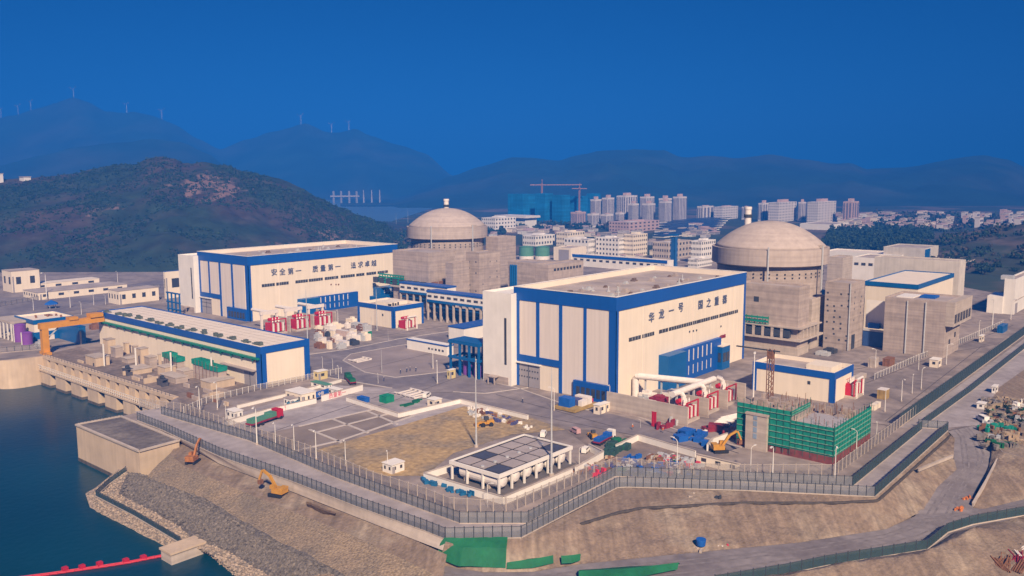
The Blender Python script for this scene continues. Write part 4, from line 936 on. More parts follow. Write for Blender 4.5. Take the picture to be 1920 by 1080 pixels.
# floating boom
t = thing('floating_boom', 'red floating boom trailing across the water at the bottom left', 'boom', tuple(P(310,1042,WZ)))
bp = [P(312,1043,WZ), P(280,1049,WZ), P(240,1057,WZ), P(190,1065,WZ), P(140,1072,WZ), P(85,1080,WZ), P(-10,1092,WZ)]
part('line', MB().tube([p+Vector((0,0,.15)) for p in bp], .16, 6), RED, t)
part('line', MB().tube([p+Vector((1.0,.8,.12)) for p in bp], .12, 6), RED, t)
rs = resample(bp, 22)
for p in rs: part('float', MB().tube([(p.x-.7,p.y+.5,p.z+.3),(p.x+.7,p.y-.5,p.z+.3)], 0.30, 8), RED, t)
for px, py in ((269,1048),(236,1054),(187,1060),(154,1066),(122,1070)):
    p = P(px, py, WZ); part('buoy', MB().box(p.x-.6,p.y-.6,p.z-.2,p.x+.6,p.y+.6,p.z+.9), RED, t)

# ---------------------------------------------------------------- fences
def wire_mat(name, col, alpha):
    m = mat(name, col, 0.7, 0.1, 0.5); b = m.node_tree.nodes['Principled BSDF']; b.inputs['Alpha'].default_value = alpha; return m
MESHG = wire_mat('grey_mesh', (0.24, 0.245, 0.26), 0.48); MESHD = wire_mat('dark_green_mesh', (0.05, 0.085, 0.09), 0.66); MESHL = wire_mat('light_wire', (0.30, 0.265, 0.26), 0.28)
def fence(label, line, h, sp, pm, wm, z=None, name='fence', pw=.17, posth=None, plinth=True, group=None):
    t = thing(name, label, 'fence', tuple(line[0]), group)
    tot = sum((line[i+1]-line[i]).length for i in range(len(line)-1)); n = min(98, max(3, int(tot/sp)+1))
    rs = resample(line, n); m = MB()
    for p0, p1 in zip(line[:-1], line[1:]): m.bar(p0+Vector((0,0,.25)), p1+Vector((0,0,.25)), .05, h-.25)
    part('mesh_panel', m, wm, t)
    if plinth:
        m = MB()
        for p0, p1 in zip(line[:-1], line[1:]): m.bar(p0, p1, .35, .24)
        part('plinth', m, CONC2, t)
    m = MB()
    for p0, p1 in zip(line[:-1], line[1:]): m.bar(p0+Vector((0,0,h+.01)), p1+Vector((0,0,h+.01)), .1, .08)
    part('rail', m, pm, t)
    proto = None
    for p in rs:
        if proto is None:
            proto = part('post', MB().box(p.x-pw/2, p.y-pw/2, p.z, p.x+pw/2, p.y+pw/2, p.z+(posth or h+.3)), pm, t); base = p
        else:
            c = proto.copy(); COL.objects.link(c); c.parent = t; c.location = p-base
    return t
OUT = pts((258,789),(300,805),(413,857),(547,903),(667,950),(793,995),(835,1012),(977,1009),(1157,915),(1176,914),(1390,920),(1640,932),(1777,808))
INN = pts((303,778),(467,827),(633,898),(793,957),(862,982),(988,982),(1153,894),(1379,904),(1598,913),(1728,806))
POSTG = mat('dark_grey_post', (0.06, 0.065, 0.075), .6, .1, 1)
fence('outer grey mesh fence along the top of the retaining wall above the bay', OUT[:7], 2.7, 2.0, POSTG, MESHG)
fence('outer grey mesh fence across the blunt corner above the green slope covers', OUT[6:8], 2.7, 2.0, POSTG, MESHG)
fence('outer grey mesh fence climbing from the blunt corner beside the low white compound', OUT[7:10], 2.7, 2.0, POSTG, MESHG)
fence('outer grey mesh fence along the earth slope below the green-netted building', OUT[9:12], 2.7, 2.0, POSTG, MESHG)
fence('outer dark green mesh fence running back to the road mouth on the right', OUT[11:], 2.7, 2.6, POSTG, MESHD)
fence('inner grey mesh fence beside the patrol road over the bay', INN[:5], 2.8, 2.0, POSTG, MESHG)
fence('inner grey mesh fence around the corner of the low white compound', INN[4:7], 2.8, 2.0, POSTG, MESHG)
fence('inner grey mesh fence in front of the green-netted building', INN[6:9], 2.8, 2.0, POSTG, MESHG)
fence('inner dark green mesh fence running back toward the road mouth', INN[8:], 2.8, 2.6, POSTG, MESHD)
fence('short mesh gate fence closing the patrol road at the road mouth', pts((1722,802),(1775,806)), 2.6, 2.6, POSTG, MESHG)
fence('tall dark green fence far right, side of the plant yard', pts((1687,801),(1800,718),(1920,629),(1985,580)), 4.4, 2.8, POSTG, MESHD)
fence('tall dark green fence far right, side of the outer road', pts((1732,799),(1820,735),(1920,655),(1990,600)), 2.6, 2.8, POSTG, MESHD)
fence('dark mesh fence along the lower road at the bottom right', [P(q,w,-5.1) for q,w in ((1340,1100),(1470,1078),(1551,1061),(1619,1050),(1738,1031),(1777,999),(1824,984),(1920,967),(2000,950))], 2.4, 3.0, POSTG, MESHD)
fence('dark handrail along the stone toe of the embankment at the waterline', [P(q,w,z) for q,w,z in ((236,886,-8.2),(205,908,-9.6),(180,931,-10.3),(250,967,-10.3),(338,1019,-10.3))], 1.7, 3, POSTG, MESHD)
fence('wire fence on the curved quay wall at the left edge', pts((-120,676),(0,662),(84,655)), 2.4, 3.0, POSTG, MESHL)
CPOST = mat('concrete_fence_post', (0.46, 0.39, 0.34), .8, .1, 1)
TF = pts((262,764),(343,774),(417,801),(573,853),(700,907),(793,937),(842,957),(901,961),(964,958),(1093,901),(1156,879),(1260,889),(1380,893),(1564,893),(1683,805),(1800,714),(1890,645))
fence('barbed wire fence on pale concrete posts before the walled compound and dirt lot', TF[:5], 3.2, 3.0, CPOST, MESHL, pw=.22, plinth=False)
fence('barbed wire fence on pale concrete posts left of the low white compound', TF[4:8], 3.2, 3.0, CPOST, MESHL, pw=.22, plinth=False)
fence('barbed wire fence on pale concrete posts right of the low white compound', TF[7:11], 3.2, 3.0, CPOST, MESHL, pw=.22, plinth=False)
fence('barbed wire fence on pale concrete posts in front of the netted building', TF[10:14], 3.2, 3.4, CPOST, MESHL, pw=.22, plinth=False)
fence('barbed wire fence on pale concrete posts beside the netted building', TF[13:], 3.2, 3.0, CPOST, MESHL, pw=.22, plinth=False)
fence('wire fence round the inner yard before the pump house door', pts((345,775),(385,757),(470,735),(560,716),(640,700)), 2.2, 2.6, LAMPW, MESHL, plinth=False)
fence('wire fence across the yard in front of the long low sheds', pts((0,575),(90,560),(200,548),(300,540)), 2.6, 4, POSTG, MESHL, plinth=False)
fence('wire fence of the switchyard right of the square concrete building', pts((1640,712),(1720,676),(1800,645),(1880,610)), 2.4, 3, LAMPW, MESHL, plinth=False)

# low white walls
def lowwall(label, pix, h, m=WHITE, wd=.4, txt=None, tm=None, nm=None):
    ln = pts(*pix); t = thing(nm, label, 'wall', tuple(ln[0])) if nm else thing('boundary_wall', label, 'wall', tuple(ln[0]))
    mb = MB()
    for p0, p1 in zip(ln[:-1], ln[1:]): mb.bar(p0, p1, wd, h)
    part('wall', mb, m, t); mb = MB()
    for p0, p1 in zip(ln[:-1], ln[1:]): mb.bar(p0+Vector((0,0,h+.005)), p1+Vector((0,0,h+.005)), wd+.16, .12)
    part('coping', mb, CONC2, t)
    if txt:
        for body, px, py in txt:
            p = P(px, py); d = (ln[1]-ln[0]).normalized(); o = d.cross(Vector((0,0,1)))*(wd/2+.05)
            part('lettering', text_mb(body, tuple(p+o+Vector((0,0,h*.5))), tuple(d), h*.95, 0, .08), tm, t)
    return t
lowwall('low white wall of the tank compound, left and front sides', ((845,884),(795,900),(944,946),(1073,891)), 1.9)
lowwall('short low white wall right of the tank compound gate', ((1079,889),(1131,859),(1104,845)), 2.0)
lowwall('low white wall bent round the heaps of building materials', ((1155,846),(1196,826),(1304,858)), 1.9)
lowwall('low white parapet bent round the back of the yellow dirt lot', ((650,752),(748,783),(863,756),(990,787)), 1.5, wd=.5)
lowwall('white site wall with red lettering, left of the blue gateway', ((418,801),(500,777),(593,756)), 1.8, txt=[('安全', 540, 767.5), ('生产', 566, 761)], tm=PINK)
lowwall('white site wall with red lettering, right of the blue gateway', ((603,753),(680,732)), 2.2, txt=[('质量第一', 632, 745), ('文明', 662, 736.5)], tm=PINK)
lowwall('pale kerb wall behind the walled site huts', ((445,766),(560,738),(640,716)), 1.2)
lowwall('short white wall beside the yellow excavator at the netted building', ((1326,846),(1336,834),(1385,816)), 2.0)
lowwall('thin concrete ledge on the spit of earth at the road mouth', ((1722,884,-.35),(1786,858,-1.3)), .7, CONC2)
lowwall('row of concrete barriers along the right edge of the road down', ((1824,950,-4.9),(1850,905,-3.1),(1877,852,-1.3)), .9, CONC2)

# ---------------------------------------------------------------- canopy over the white tanks
bx, by, bl, bw, bz = fit(936, 929, 842, 1074, 891)
t = thing('tank_canopy', 'open pillared canopy with flat roof of pale panels in a dark grid', 'canopy', (bx, by, 0))
part('edge_beam', MB().box(bx, by, bz-1.0, bx+bl, by+.5, bz).box(bx, by+bw-.5, bz-1.0, bx+bl, by+bw, bz).box(bx, by+.5, bz-1.0, bx+.5, by+bw-.5, bz).box(bx+bl-.5, by+.5, bz-1.0, bx+bl, by+bw-.5, bz), WHITE, t)
part('roof_grid', MB().box(bx+.5, by+.5, bz-.7, bx+bl-.5, by+bw-.5, bz-.35), mat('bitumen_grid', (0.045,0.04,0.045), .9, .2, .5), t)
nx, ny = 5, 3
PNL = mat('pale_roof_panel', (0.36,0.31,0.30), .85, .12, .3); PND = mat('dark_roof_panel', (0.06,0.065,0.10), .8, .15, .4)
for i in range(nx):
    for j in range(ny):
        dk = (i, j) in ((0, 0), (4, 0), (1, 2)); x0 = bx+1.2+(bl-2.4)*i/nx; y0 = by+1.2+(bw-2.4)*j/ny
        part('roof_panel', MB().box(x0+.35, y0+.35, bz-.34, x0+(bl-2.4)/nx-.35, y0+(bw-2.4)/ny-.35, bz-.2), PND if dk else PNL, t)
for i in range(7):
    for j in range(4):
        if 0 < i < 6 and 0 < j < 3: continue
        xx = bx+.15+(bl-1.1)*i/6; yy = by+.15+(bw-1.1)*j/3; part('column', MB().box(xx, yy, 0, xx+.5, yy+.5, bz-1.02), WHITE, t)
part('floor_slab', MB().box(bx-.6, by-.6, .0, bx+bl+.6, by+bw+.6, .25), mat('dark_slab', (0.13,0.115,0.115), .9, .2, .3), t)
K = None
for i in range(6):
    x0 = bx+2.5+(bl-5.5)*i/5.2; lab = ['first', 'second', 'third', 'fourth', 'fifth', 'sixth'][i]+' white horizontal tank under the canopy, counted from the near corner'
    c = thing('white_tank', lab, 'tank', (x0, by+bw/2, .25), 'white tanks under the canopy')
    m = MB(); r = 2.0; prof = [(by+.35, .5), (by+.6, 1.4), (by+1.3, r), (by+bw-3.2, r), (by+bw-2.4, 1.3), (by+bw-2.0, .5)]
    m.tube([(x0, yy, 2.9) for yy, _ in prof], [q for _, q in prof], 20); part('shell', m, PIPEW, c, smooth=False)
    for yy in (by+4.5, by+bw-5): part('saddle', MB().box(x0-1.3, yy, .26, x0+1.3, yy+.8, 1.3), CONC2, c)
    part('manway', MB().cyl(x0, by+bw*.45, 4.8, 5.4, .5, n=10), STEEL, c)

# ---------------------------------------------------------------- building under green nets
nb = thing('netted_building', 'six-storey building under construction wrapped in bright green safety nets', 'construction', tuple(P(1561,872)))
bx, by, bl, bw, bz = fit(1561, 872, 1384, 1633, 803)
def netface(axis, x0, y0, ln, z0, z1, floors):
    m = MB()
    if axis == 'x': m.box(x0-.1, y0, z0, x0, y0+ln, z1)
    else: m.box(x0, y0-.1, z0, x0+ln, y0, z1)
    p = part('net', m, GREEN, nb)
    m = MB()
    for q in range(floors):
        z = z0+(z1-z0)*(q+.3)/floors
        if axis == 'x': m.box(x0-.32, y0, z, x0-.11, y0+ln, z+.2)
        else: m.box(x0, y0-.32, z, x0+ln, y0-.11, z+.2)
    part('ledger', m, mat('faded_ledger', (.16,.30,.22), .8, .5, 1.2), p)
    m = MB(); n = int(ln/2.0)
    for q in range(n+1):
        if axis == 'x': m.box(x0-.24, y0+ln*q/n-.05, z0-1.5, x0-.12, y0+ln*q/n+.05, z1+1.5)
        else: m.box(x0+ln*q/n-.05, y0-.24, z0-1.5, x0+ln*q/n+.05, y0-.12, z1+1.5)
    part('pole', m, mat('green_scaffold_pole', (.02,.13,.09), .6, .2, 1), p)
part('core', MB().box(bx+.6, by+.6, 0, bx+bl-.4, by+bw-.4, bz-4.2), CONC, nb)
part('base', MB().box(bx-.2, by-.2, 0, bx+bl, by+bw, 2.2), mat('dull_red_base', (.20,.055,.045), .9, .3, .6), nb)
netface('x', bx, by, bw*.6, 2.2, bz, 6); netface('y', bx, by, bl, 2.2, bz, 6)
part('slab', MB().box(bx+1, by+1, bz-4.18, bx+bl*.55, by+bw*.42, bz-1.2), mat('fresh_slab', (.36,.33,.34), .9, .12, .3), nb)
m = MB(); rg = random.Random(4)
for q in range(60):
    xx = bx+bl*rg.uniform(.45, .95); yy = by+bw*rg.uniform(.1, .9); m.box(xx, yy, bz-4.17, xx+rg.uniform(.4,3), yy+rg.uniform(.4,3), bz-4+rg.uniform(.3,3))
part('formwork', m, mat('formwork_timber', (.34,.27,.23), .9, .4, .6), nb)['kind'] = 'stuff'
m = MB()
for q in range(90): xx = bx+bl*rg.random(); yy = by+bw*rg.random(); m.box(xx, yy, bz-4.16, xx+.1, yy+.1, bz+rg.uniform(-1,1.2))
part('rebar', m, RUST, nb)['kind'] = 'stuff'
# taller left wing
wf = ext_y((bx, by), bz, 1484)/bw
wz = z_at(bx, by+bw*wf, 771)
wx0, wy0 = bx-.4, by+bw*wf
part('wing', MB().box(wx0+.4, wy0+.3, 0, wx0+bl*.45, by+bw-.2, wz-2.0), CONC, nb)
for (x0, y0, ln, ax) in ((wx0, wy0, bw*(1-wf), 'x'), (wx0, wy0, bl*.45, 'y')): netface(ax, x0, y0, ln, bz+1.1 if ax == 'y' else 2.2, wz, 2 if ax == 'y' else 6)
m = MB()
for q in range(40): xx = wx0+1+bl*.44*rg.random(); yy = wy0+1+bw*(.9-wf)*rg.random(); m.box(xx, yy, wz-2, xx+rg.uniform(.3,2.5), yy+rg.uniform(.3,2.5), wz-2+rg.uniform(.2,2.6))
part('formwork', m, MATS['formwork_timber'], nb)['kind'] = 'stuff'
sx = bx-1.7; sy = by+ext_y((sx, by), 8, 1437.5); sz = z_at(sx, sy, 783); sw = by+ext_y((sx, by), 8, 1398)-sy
st = part('stair_tower', MB().box(sx, sy, 0, bx-.5, sy+sw, sz), CONC2, nb); part('cap', MB().box(sx-.2, sy-.2, sz, bx-.45, sy+sw+.2, sz+.5), CONC, nb)
for q in range(4):
    z = 2.5+q*(sz-3)/4+1; part('window', MB().box(sx-.08, sy+sw*.45, z, sx+.05, sy+sw*.63, z+1.5), mat('window_film', (.25,.32,.42), .3, .3, .5), nb)
# hoist mast of the site
c = P(1441, 790); t = thing('tower_crane', 'thin brown lattice crane mast rising behind the netted building', 'crane', tuple(c))
def lattice(m, x0, y0, z0, z1, s, step):
    for dx in (-s, s):
        for dy in (-s, s): m.box(x0+dx-.12, y0+dy-.12, z0, x0+dx+.12, y0+dy+.12, z1)
    z = z0; k = 0
    while z+step <= z1:
        m.bar((x0-s, y0-s, z), (x0+s, y0-s, z+step), .14, .14); m.bar((x0-s, y0+s, z), (x0-s, y0-s, z+step), .14, .14); m.bar((x0+s, y0-s, z), (x0+s, y0+s, z+step), .14, .14); z += step
zc = z_at(c.x, c.y, 655); m = MB(); lattice(m, c.x, c.y, 0, zc, .8, 1.7); part('mast', m, RUST, t)
part('jib', MB().box(c.x-.2, c.y-3, zc-.6, c.x+.2, c.y+12, zc-.2), DARK, t); part('cab', MB().box(c.x-.9, c.y-.9, zc-3, c.x+.9, c.y+.9, zc-.7), RUST, t)

# ---------------------------------------------------------------- transformers
def make_transformer():
    t = thing('transformer', 'x', 'transformer', (0,0,0))
    part('tank', MB().box(-3, -2.0, .8, 3, 2.0, 4.6).box(-2.6, -1.7, 4.61, 2.6, 1.7, 5.0), RED, t)
    part('plinth', MB().box(-4, -3.6, 0, 4, 3.6, .79), CONC2, t)
    for s in (-1, 1):
        for k in range(5):
            part('radiator', MB().box(-3.0+k*1.25, s*2.4-.55, 1.2, -2.2+k*1.25, s*2.4+.55, 5.0), PIPEW if k % 2 == (s > 0) else RED, t)
    part('conservator', MB().tube([(-2.4, 1.2, 6.3), (2.4, 1.2, 6.3)], .75, 12), RED, t)
    part('frame', MB().box(-3.9, -3.2, .8, -3.5, -2.8, 6.4).box(3.5, -3.2, .8, 3.9, -2.8, 6.4).box(-3.9, -3.2, 6.41, 3.9, -2.8, 6.8), RED, t)
    for k in range(3): part('bushing', MB().lathe(-1.6+k*1.6, -.8, [(.32,5.0),(.42,5.4),(.25,5.9),(.32,6.3),(.16,6.9),(.1,7.3)], 10), PIPEW, t)
    return t
TRA = Kind(make_transformer())
c1 = P(1288, 801); hw = z_at(c1.x, c1.y, 764)
y1 = 163.2
fw_labels = ['front wall of the transformer yard, widest, facing the road', 'second wall of the transformer yard, just behind the front wall', 'third wall of the transformer yard', 'rearmost wall of the transformer yard, farthest from the road']
xs = [c1.x+ext_x((c1.x, c1.y), 3, q) if q > 1288 else c1.x for q in (1288, 1328, 1364, 1397)]
for i, xx in enumerate(xs):
    yy1 = y1 if i == 0 else c1.y+14.5
    t = thing('fire_wall', 'bare concrete '+fw_labels[i], 'wall', (xx, c1.y, 0), 'fire walls of the transformer yard')
    part('wall', MB().box(xx, c1.y, 0, xx+.6, yy1 if i else c1.y+16, hw), CONC2, t)
    if i == 0: part('low_wall', MB().box(xx, c1.y+16.01, 0, xx+.6, yy1, hw*1.02), CONC2, t)
    part('footing', MB().box(xx-.25, c1.y-.3, 0, xx-.01, yy1, .8), CONC, t)
for i in range(3):
    TRA.put(((xs[i]+xs[i+1])/2+.3, c1.y+5.2, 0), 0, ['first', 'second', 'third'][i]+' red transformer between the fire walls by the nearer hall, counted from the road', 'red transformers at the nearer hall')
t = thing('bus_duct', 'big white lagged duct with branches over the transformers of the nearer hall', 'duct', tuple(P(1191,729)))
zd = 8.8; A0 = P(1192, 704, zd); A1 = P(1319, 717, zd)
part('main_duct', MB().tube([(A0.x, A0.y, .3), (A0.x, A0.y, zd-1), (A0.x, A0.y-.6, zd-.2), (A0.x, A0.y-1.4, zd), tuple(A1)], 1.15, 12), PIPEW, t)
H0 = P(1256, 739, zd); H1 = P(1343, 711, zd)
H0 = Vector((H0.x, (H0.y+H1.y)/2, zd)); H1 = Vector((H1.x, H0.y, zd))
part('header', MB().tube([tuple(H0), tuple(H1)], 1.05, 12), PIPEW, t)
for i in range(3):
    xx = (xs[i]+xs[i+1])/2; part('branch', MB().tube([(xx, H0.y, zd), (xx, H0.y-1.4, zd-.2), (xx, H0.y-2, zd-1), (xx, H0.y-2, 5.1)], .9, 10), PIPEW, t); part('branch', MB().tube([(xx+2, H0.y, zd-1), (xx+2, c1.y+7, zd-1.4), (xx+2, c1.y+7, 5)], .5, 8), PIPEW, t)
for q in range(4): xx, yy = A0.lerp(A1, .15+.24*q).xy; part('support', MB().box(xx-.25, yy-.25, 0, xx+.25, yy+.25, zd-1.2), STEEL, t)
for q in range(3): xx, yy = H0.lerp(H1, .1+.4*q).xy; part('support', MB().box(xx-.3, yy-.3, 0, xx+.3, yy+.3, zd-1.1), STEEL, t)
rg = random.Random(21)
for k, (px, py, s, h, m, lab) in enumerate(((1222,775,3,2.4,STEEL,'grey switch cabinet in the transformer yard by the hall wall'),(1235,760,5,3,DRED,'dark red pump skid in the transformer yard'),(1212,752,4,2,STEEL,'grey cooler bank at the left end of the transformer yard'),(1262,748,6,2.6,PIPEW,'white cabinet row under the bus duct'),(1245,768,4,1.8,DRED,'dark red oil pipe rack in the transformer yard'),(1330,738,5,3.4,PIPEW,'pale equipment box at the back of the transformer yard'))):
    c = P(px, py); t = thing('equipment', lab, 'equipment', tuple(c)); part('casing', MB().box(c.x-s/2, c.y-s/2, 0, c.x+s/2, c.y+s/2, h), m, t); part('top_unit', MB().box(c.x-s/3, c.y-s/3, h+.005, c.x+s/4, c.y+s/4, h+.7).tube([(c.x-s/2, c.y, h+.4), (c.x+s/2, c.y, h+.4)], .2, 6), m, t)
# the farther yard: three transformers with white portals and walls
for i, (px, py) in enumerate(((516,625),(561,618),(603,612))):
    p = P(px, py); TRA.put((p.x, p.y, 0), -math.pi/2*0, ['left', 'middle', 'right'][i]+' red transformer in the row before the farther hall', 'red transformers at the farther hall', 1.15)
    t = thing('white_portal', ['left', 'middle', 'right'][i]+' white portal frame over the red transformers at the farther hall', 'portal', (p.x, p.y+5, 0), 'white portals')
    part('post', MB().box(p.x-5, p.y+4.4, 0, p.x-4, p.y+5.4, 9.5), PIPEW, t); part('post', MB().box(p.x+4, p.y+4.4, 0, p.x+5, p.y+5.4, 9.5), PIPEW, t)
    part('beam', MB().box(p.x-5.4, p.y+4.2, 9.52, p.x+5.4, p.y+5.6, 11.2), PIPEW, t); part('duct', MB().tube([(p.x, p.y+5, 10.4), (p.x, p.y+20, 10.4)], .9, 8), PIPEW, t)
    w = thing('fire_wall', ['left', 'middle', 'right'][i]+' grey fire wall beside the transformers at the farther hall', 'wall', (p.x+6.5, p.y, 0), 'fire walls at the farther hall'); part('wall', MB().box(p.x+6.2, p.y-4, 0, p.x+6.8, p.y+13, 7.5), CONC2, w); part('footing', MB().box(p.x+5.9, p.y-4.3, 0, p.x+6.19, p.y+13, .8), CONC, w)
# small transformers by the two cream aux buildings
for px, py, lab, sc in ((762,617,'red and pink transformer against the end wall of the cream building before the farther hall',.95),(1592,742,'bright red transformer beside the cream building right of the nearer hall',1.0)):
    p = P(px, py); TRA.put((p.x, p.y, 0), 0, lab, None, sc); 
    w = thing('pipe_arch', 'white pipe arch over the '+lab[:22].strip(), 'pipe', (p.x, p.y, 0)); part('arch', MB().tube([(p.x+4.5, p.y-3.2, 0), (p.x+4.5, p.y-3.2, 6), (p.x+3.8, p.y-3.2, 6.8), (p.x-2, p.y-3.2, 6.8)], .45, 8), PIPEW, w); part('arch', MB().tube([(p.x-2.4, p.y-3.4, 0), (p.x-2.4, p.y-3.4, 6)], .4, 8), PIPEW, w)
# ================================================================= smaller things on the site
def slope_cover(label, top, bot, m, amp=.18):
    mb = MB(); loft(mb, [top, [p.lerp(q, .5)+Vector((0,0,1.0)) for p, q in zip(resample(top, 12), resample(bot, 12))], bot], 40, 6, amp, .35, edge=False)
    mb.v = [(x, y, z+.75) for x, y, z in mb.v]
    n = len(mb.v); f = list(mb.f)
    return single('slope_cover', mb, m, label, 'cover sheet', tuple(top[0]))
def Z(*a): return [P(*q) for q in a]
slope_cover('large dark green cover sheet pegged over the slope below the blunt fence corner', Z((833,1014,-.2),(890,1014,-.2),(952,1013,-.2)), Z((818,1052,-4.3),(860,1068,-4.9),(948,1071,-4.95)), GREENT)
slope_cover('long narrow green cover strip at the foot of the slope right of the large sheet', Z((952,1064,-4.6),(990,1054,-3.9),(1036,1049,-3.9)), Z((950,1073,-5),(1000,1071,-5),(1038,1062,-4.9)), GREENT, .08)
slope_cover('smallest green cover patch at the foot of the earth slope', Z((1051,1050,-4.0),(1070,1048,-4.0),(1089,1048,-4.2)), Z((1053,1063,-4.9),(1072,1062,-4.9),(1088,1057,-4.9)), GREENT, .06)
slope_cover('green cover strip along the near edge of the lower road at the bottom edge', Z((1085,1075,-5.1),(1180,1068,-5.1),(1275,1064,-5.1)), Z((1085,1095,-5.2),(1180,1092,-5.2),(1270,1074,-5.2)), GREENT, .05)

def hut(label, near, left, right, top, m=WHITE, roofm=None, wins=2, name='site_hut', cat='hut', group=None):
    bx, by, bl, bw, bz = fit(near[0], near[1], left, right, top)
    t = thing(name, label, cat, (bx, by, 0), group)
    part('wall', MB().box(bx, by, 0, bx+bl, by+bw, bz-.2), m, t); part('roof', MB().box(bx-.2, by-.2, bz-.18, bx+bl+.2, by+bw+.2, bz), roofm or WHITE, t)
    for q in range(wins):
        a = by+bw*(q+.3)/max(1, wins); part('window', MB().box(bx-.05, a, bz*.38, bx+.05, a+bw/max(1,wins)*.35, bz*.72), GLASS, t)
        a = bx+bl*(q+.3)/max(1, wins); part('window', MB().box(a, by-.05, bz*.38, a+bl/max(1,wins)*.35, by+.05, bz*.72), GLASS, t)
    part('door', MB().box(bx+bl*.02, by-.06, .05, bx+bl*.02+min(1, bl*.3), by+.05, bz*.75), DOORG, t)
    return t
hut('white site hut with two windows beside the left end of the lettered wall', (440,789), 424, 455, 772)
hut('white guard hut beside the barbed wire on the yellow dirt lot', (735,890), 717, 758, 872)
hut('beige hut row behind the lettered wall, longest of the compound', (566,762), 535, 592, 739, m=CREAM, wins=3)
hut('grey-roofed white hut at the left end of the beige hut row', (545,764), 532, 562, 748, roofm=ROOFG)
hut('white cabin right of the blue gateway behind the lettered wall', (632,744), 614, 642, 731)
hut('teal-roofed cabin at the back of the walled hut compound', (612,731), 583, 622, 722, roofm=TGREEN)
hut('yellowish hut at the right end corner of the pump house', (597,713), 588, 614, 697, m=mat('yellow_hut', (.62,.50,.24), .6, .05, .5), wins=1)
hut('cream kiosk beside the steel frame, on the paved corner', (843,711), 838, 854, 694, m=mat('yellow_hut', (.62,.50,.24)), wins=1)
hut('cream kiosk on the light paved slab behind the dirt lot', (815,765), 801, 828, 750, m=CREAM, wins=1)
hut('cream equipment cabin at the near corner of the turbine hall, left one', (1124,778), 1113, 1135, 760, m=CREAM, wins=1)
hut('cream equipment cabin at the near corner of the turbine hall, right one', (1136,773), 1127, 1143, 756, m=CREAM, wins=1)
hut('long beige shed with dark openings at the foot of the netted building', (1386,889), 1306, 1387, 869, m=CREAM, roofm=CONC2, wins=3)
hut('white cabin at the far right by the outer road', (1845,768), 1832, 1850, 757, wins=1)
hut('small white guard post beside the outer road mouth', (1866,738), 1860, 1872, 725, wins=1)
hut('pale shed with yellow roof edge by the switchyard fence', (1758,690), 1743, 1766, 675, m=CREAM, wins=1)
hut('small cream cabinet beside the far right fence', (1840,642), 1836, 1846, 630, m=CREAM, wins=1)
hut('long cream shed behind the pump house, with small square windows in two rows', (224,571.5), 202, 297, 546, m=CREAM, roofm=ROOFG, wins=4, cat='shed', name='storage_shed')
hut('cream two-storey block at the left edge under the hill', (24,549), 3, 73, 509, m=CREAM, roofm=ROOFG, wins=2, cat='building', name='service_building')
hut('long low cream shed behind, left of centre under the hill', (30,548), 16, 186, 536, m=CREAM, roofm=ROOFC, wins=5, cat='shed', name='storage_shed')
hut('long low grey-roofed cream shed in front of the other long sheds', (72,563), 43, 238, 549, m=CREAM, roofm=ROOFG, wins=6, cat='shed', name='storage_shed')
hut('cream blue-edged building half hidden behind the farther hall annex', (312,560), 306, 348, 509, m=CREAM, roofm=BLUE, wins=1, cat='building', name='service_building')
# left service building with purple tanks
t, b = block('service_building', 'cream building with teal band and pale roof behind the orange gantry', 'building', (66,640), 28, 137, 601, CREAM, roofm=ROOFC)
bx, by, bl, bw, bz = b
m = MB(); roof_frame(m, bx-.25, by-.25, bx+bl+.25, by+bw+.25, bz-2.0, bz+.1, .24); part('fascia_band', m, TEAL, t)
part('lower_band', MB().box(bx-.3, by-.3, .1, bx+bl+.4, by+bw*.6, bz*.42), TEAL, t)
for q in range(6): part('roof_unit', MB().box(bx+bl*rv.uniform(.15,.7), by+bw*rv.uniform(.2,.7), bz-.74, bx+bl*.75, by+bw*.72, bz-.2) if q == 0 else MB().cyl(bx+bl*rv.uniform(.15,.85), by+bw*rv.uniform(.2,.8), bz-.74, bz+.3, .5, n=8), RUST, t)
hut('dark teal steel shed at the foot of the orange gantry leg', (150,646), 92, 160, 613, m=TEAL, roofm=TEAL, wins=0, cat='shed', name='storage_shed')
for px, py, tp, r, lab in ((39,640,607,2.7,'taller purple tank left of the orange gantry leg'),(52,645,622,2.4,'shorter purple tank nearer the orange gantry leg')):
    c = P(px, py); zt = z_at(c.x, c.y, tp); t = thing('purple_tank', lab, 'tank', tuple(c)); part('shell', MB().cyl(c.x, c.y, 0, zt-.5, r, n=24), PURPLE, t); part('roof', MB().lathe(c.x, c.y, [(r+.1, zt-.49), (r*.6, zt), (.1, zt+.2)], 24), PURPLE, t); part('ladder', MB().box(c.x-r-.35, c.y-.3, 0, c.x-r-.05, c.y+.3, zt), LAMPW, t)
t = thing('open_shed', 'open shed on white columns at the left edge beside the purple tanks', 'shed', tuple(P(10,640))); c = P(22,640); zt = z_at(c.x, c.y, 604)
part('roof', MB().box(c.x, c.y, zt-1, c.x+12, c.y+22, zt), CONC2, t)
for q in range(5): part('column', MB().box(c.x, c.y+q*5, 0, c.x+.6, c.y+.6+q*5, zt-1.01), LAMPW, t)
t = thing('blue_canopy', 'small bright blue canopy in the yard before the long sheds', 'canopy', tuple(P(97,578))); c = P(97,578); part('roof', MB().lathe(c.x, c.y, [(4.2,2.6),(3.6,3.4),(.3,5.0)], 6), BLUET, t)
for q in range(4): part('leg', MB().cyl(c.x+2.4*math.cos(q*1.57+.8), c.y+2.4*math.sin(q*1.57+.8), 0, 2.62, .15, n=6), STEEL, t)
t = thing('pipe_rack', 'open dark blue pipe frame left of the farther hall annex', 'pipe rack', tuple(P(330,590))); c = P(328,592); zt = z_at(c.x, c.y, 549)
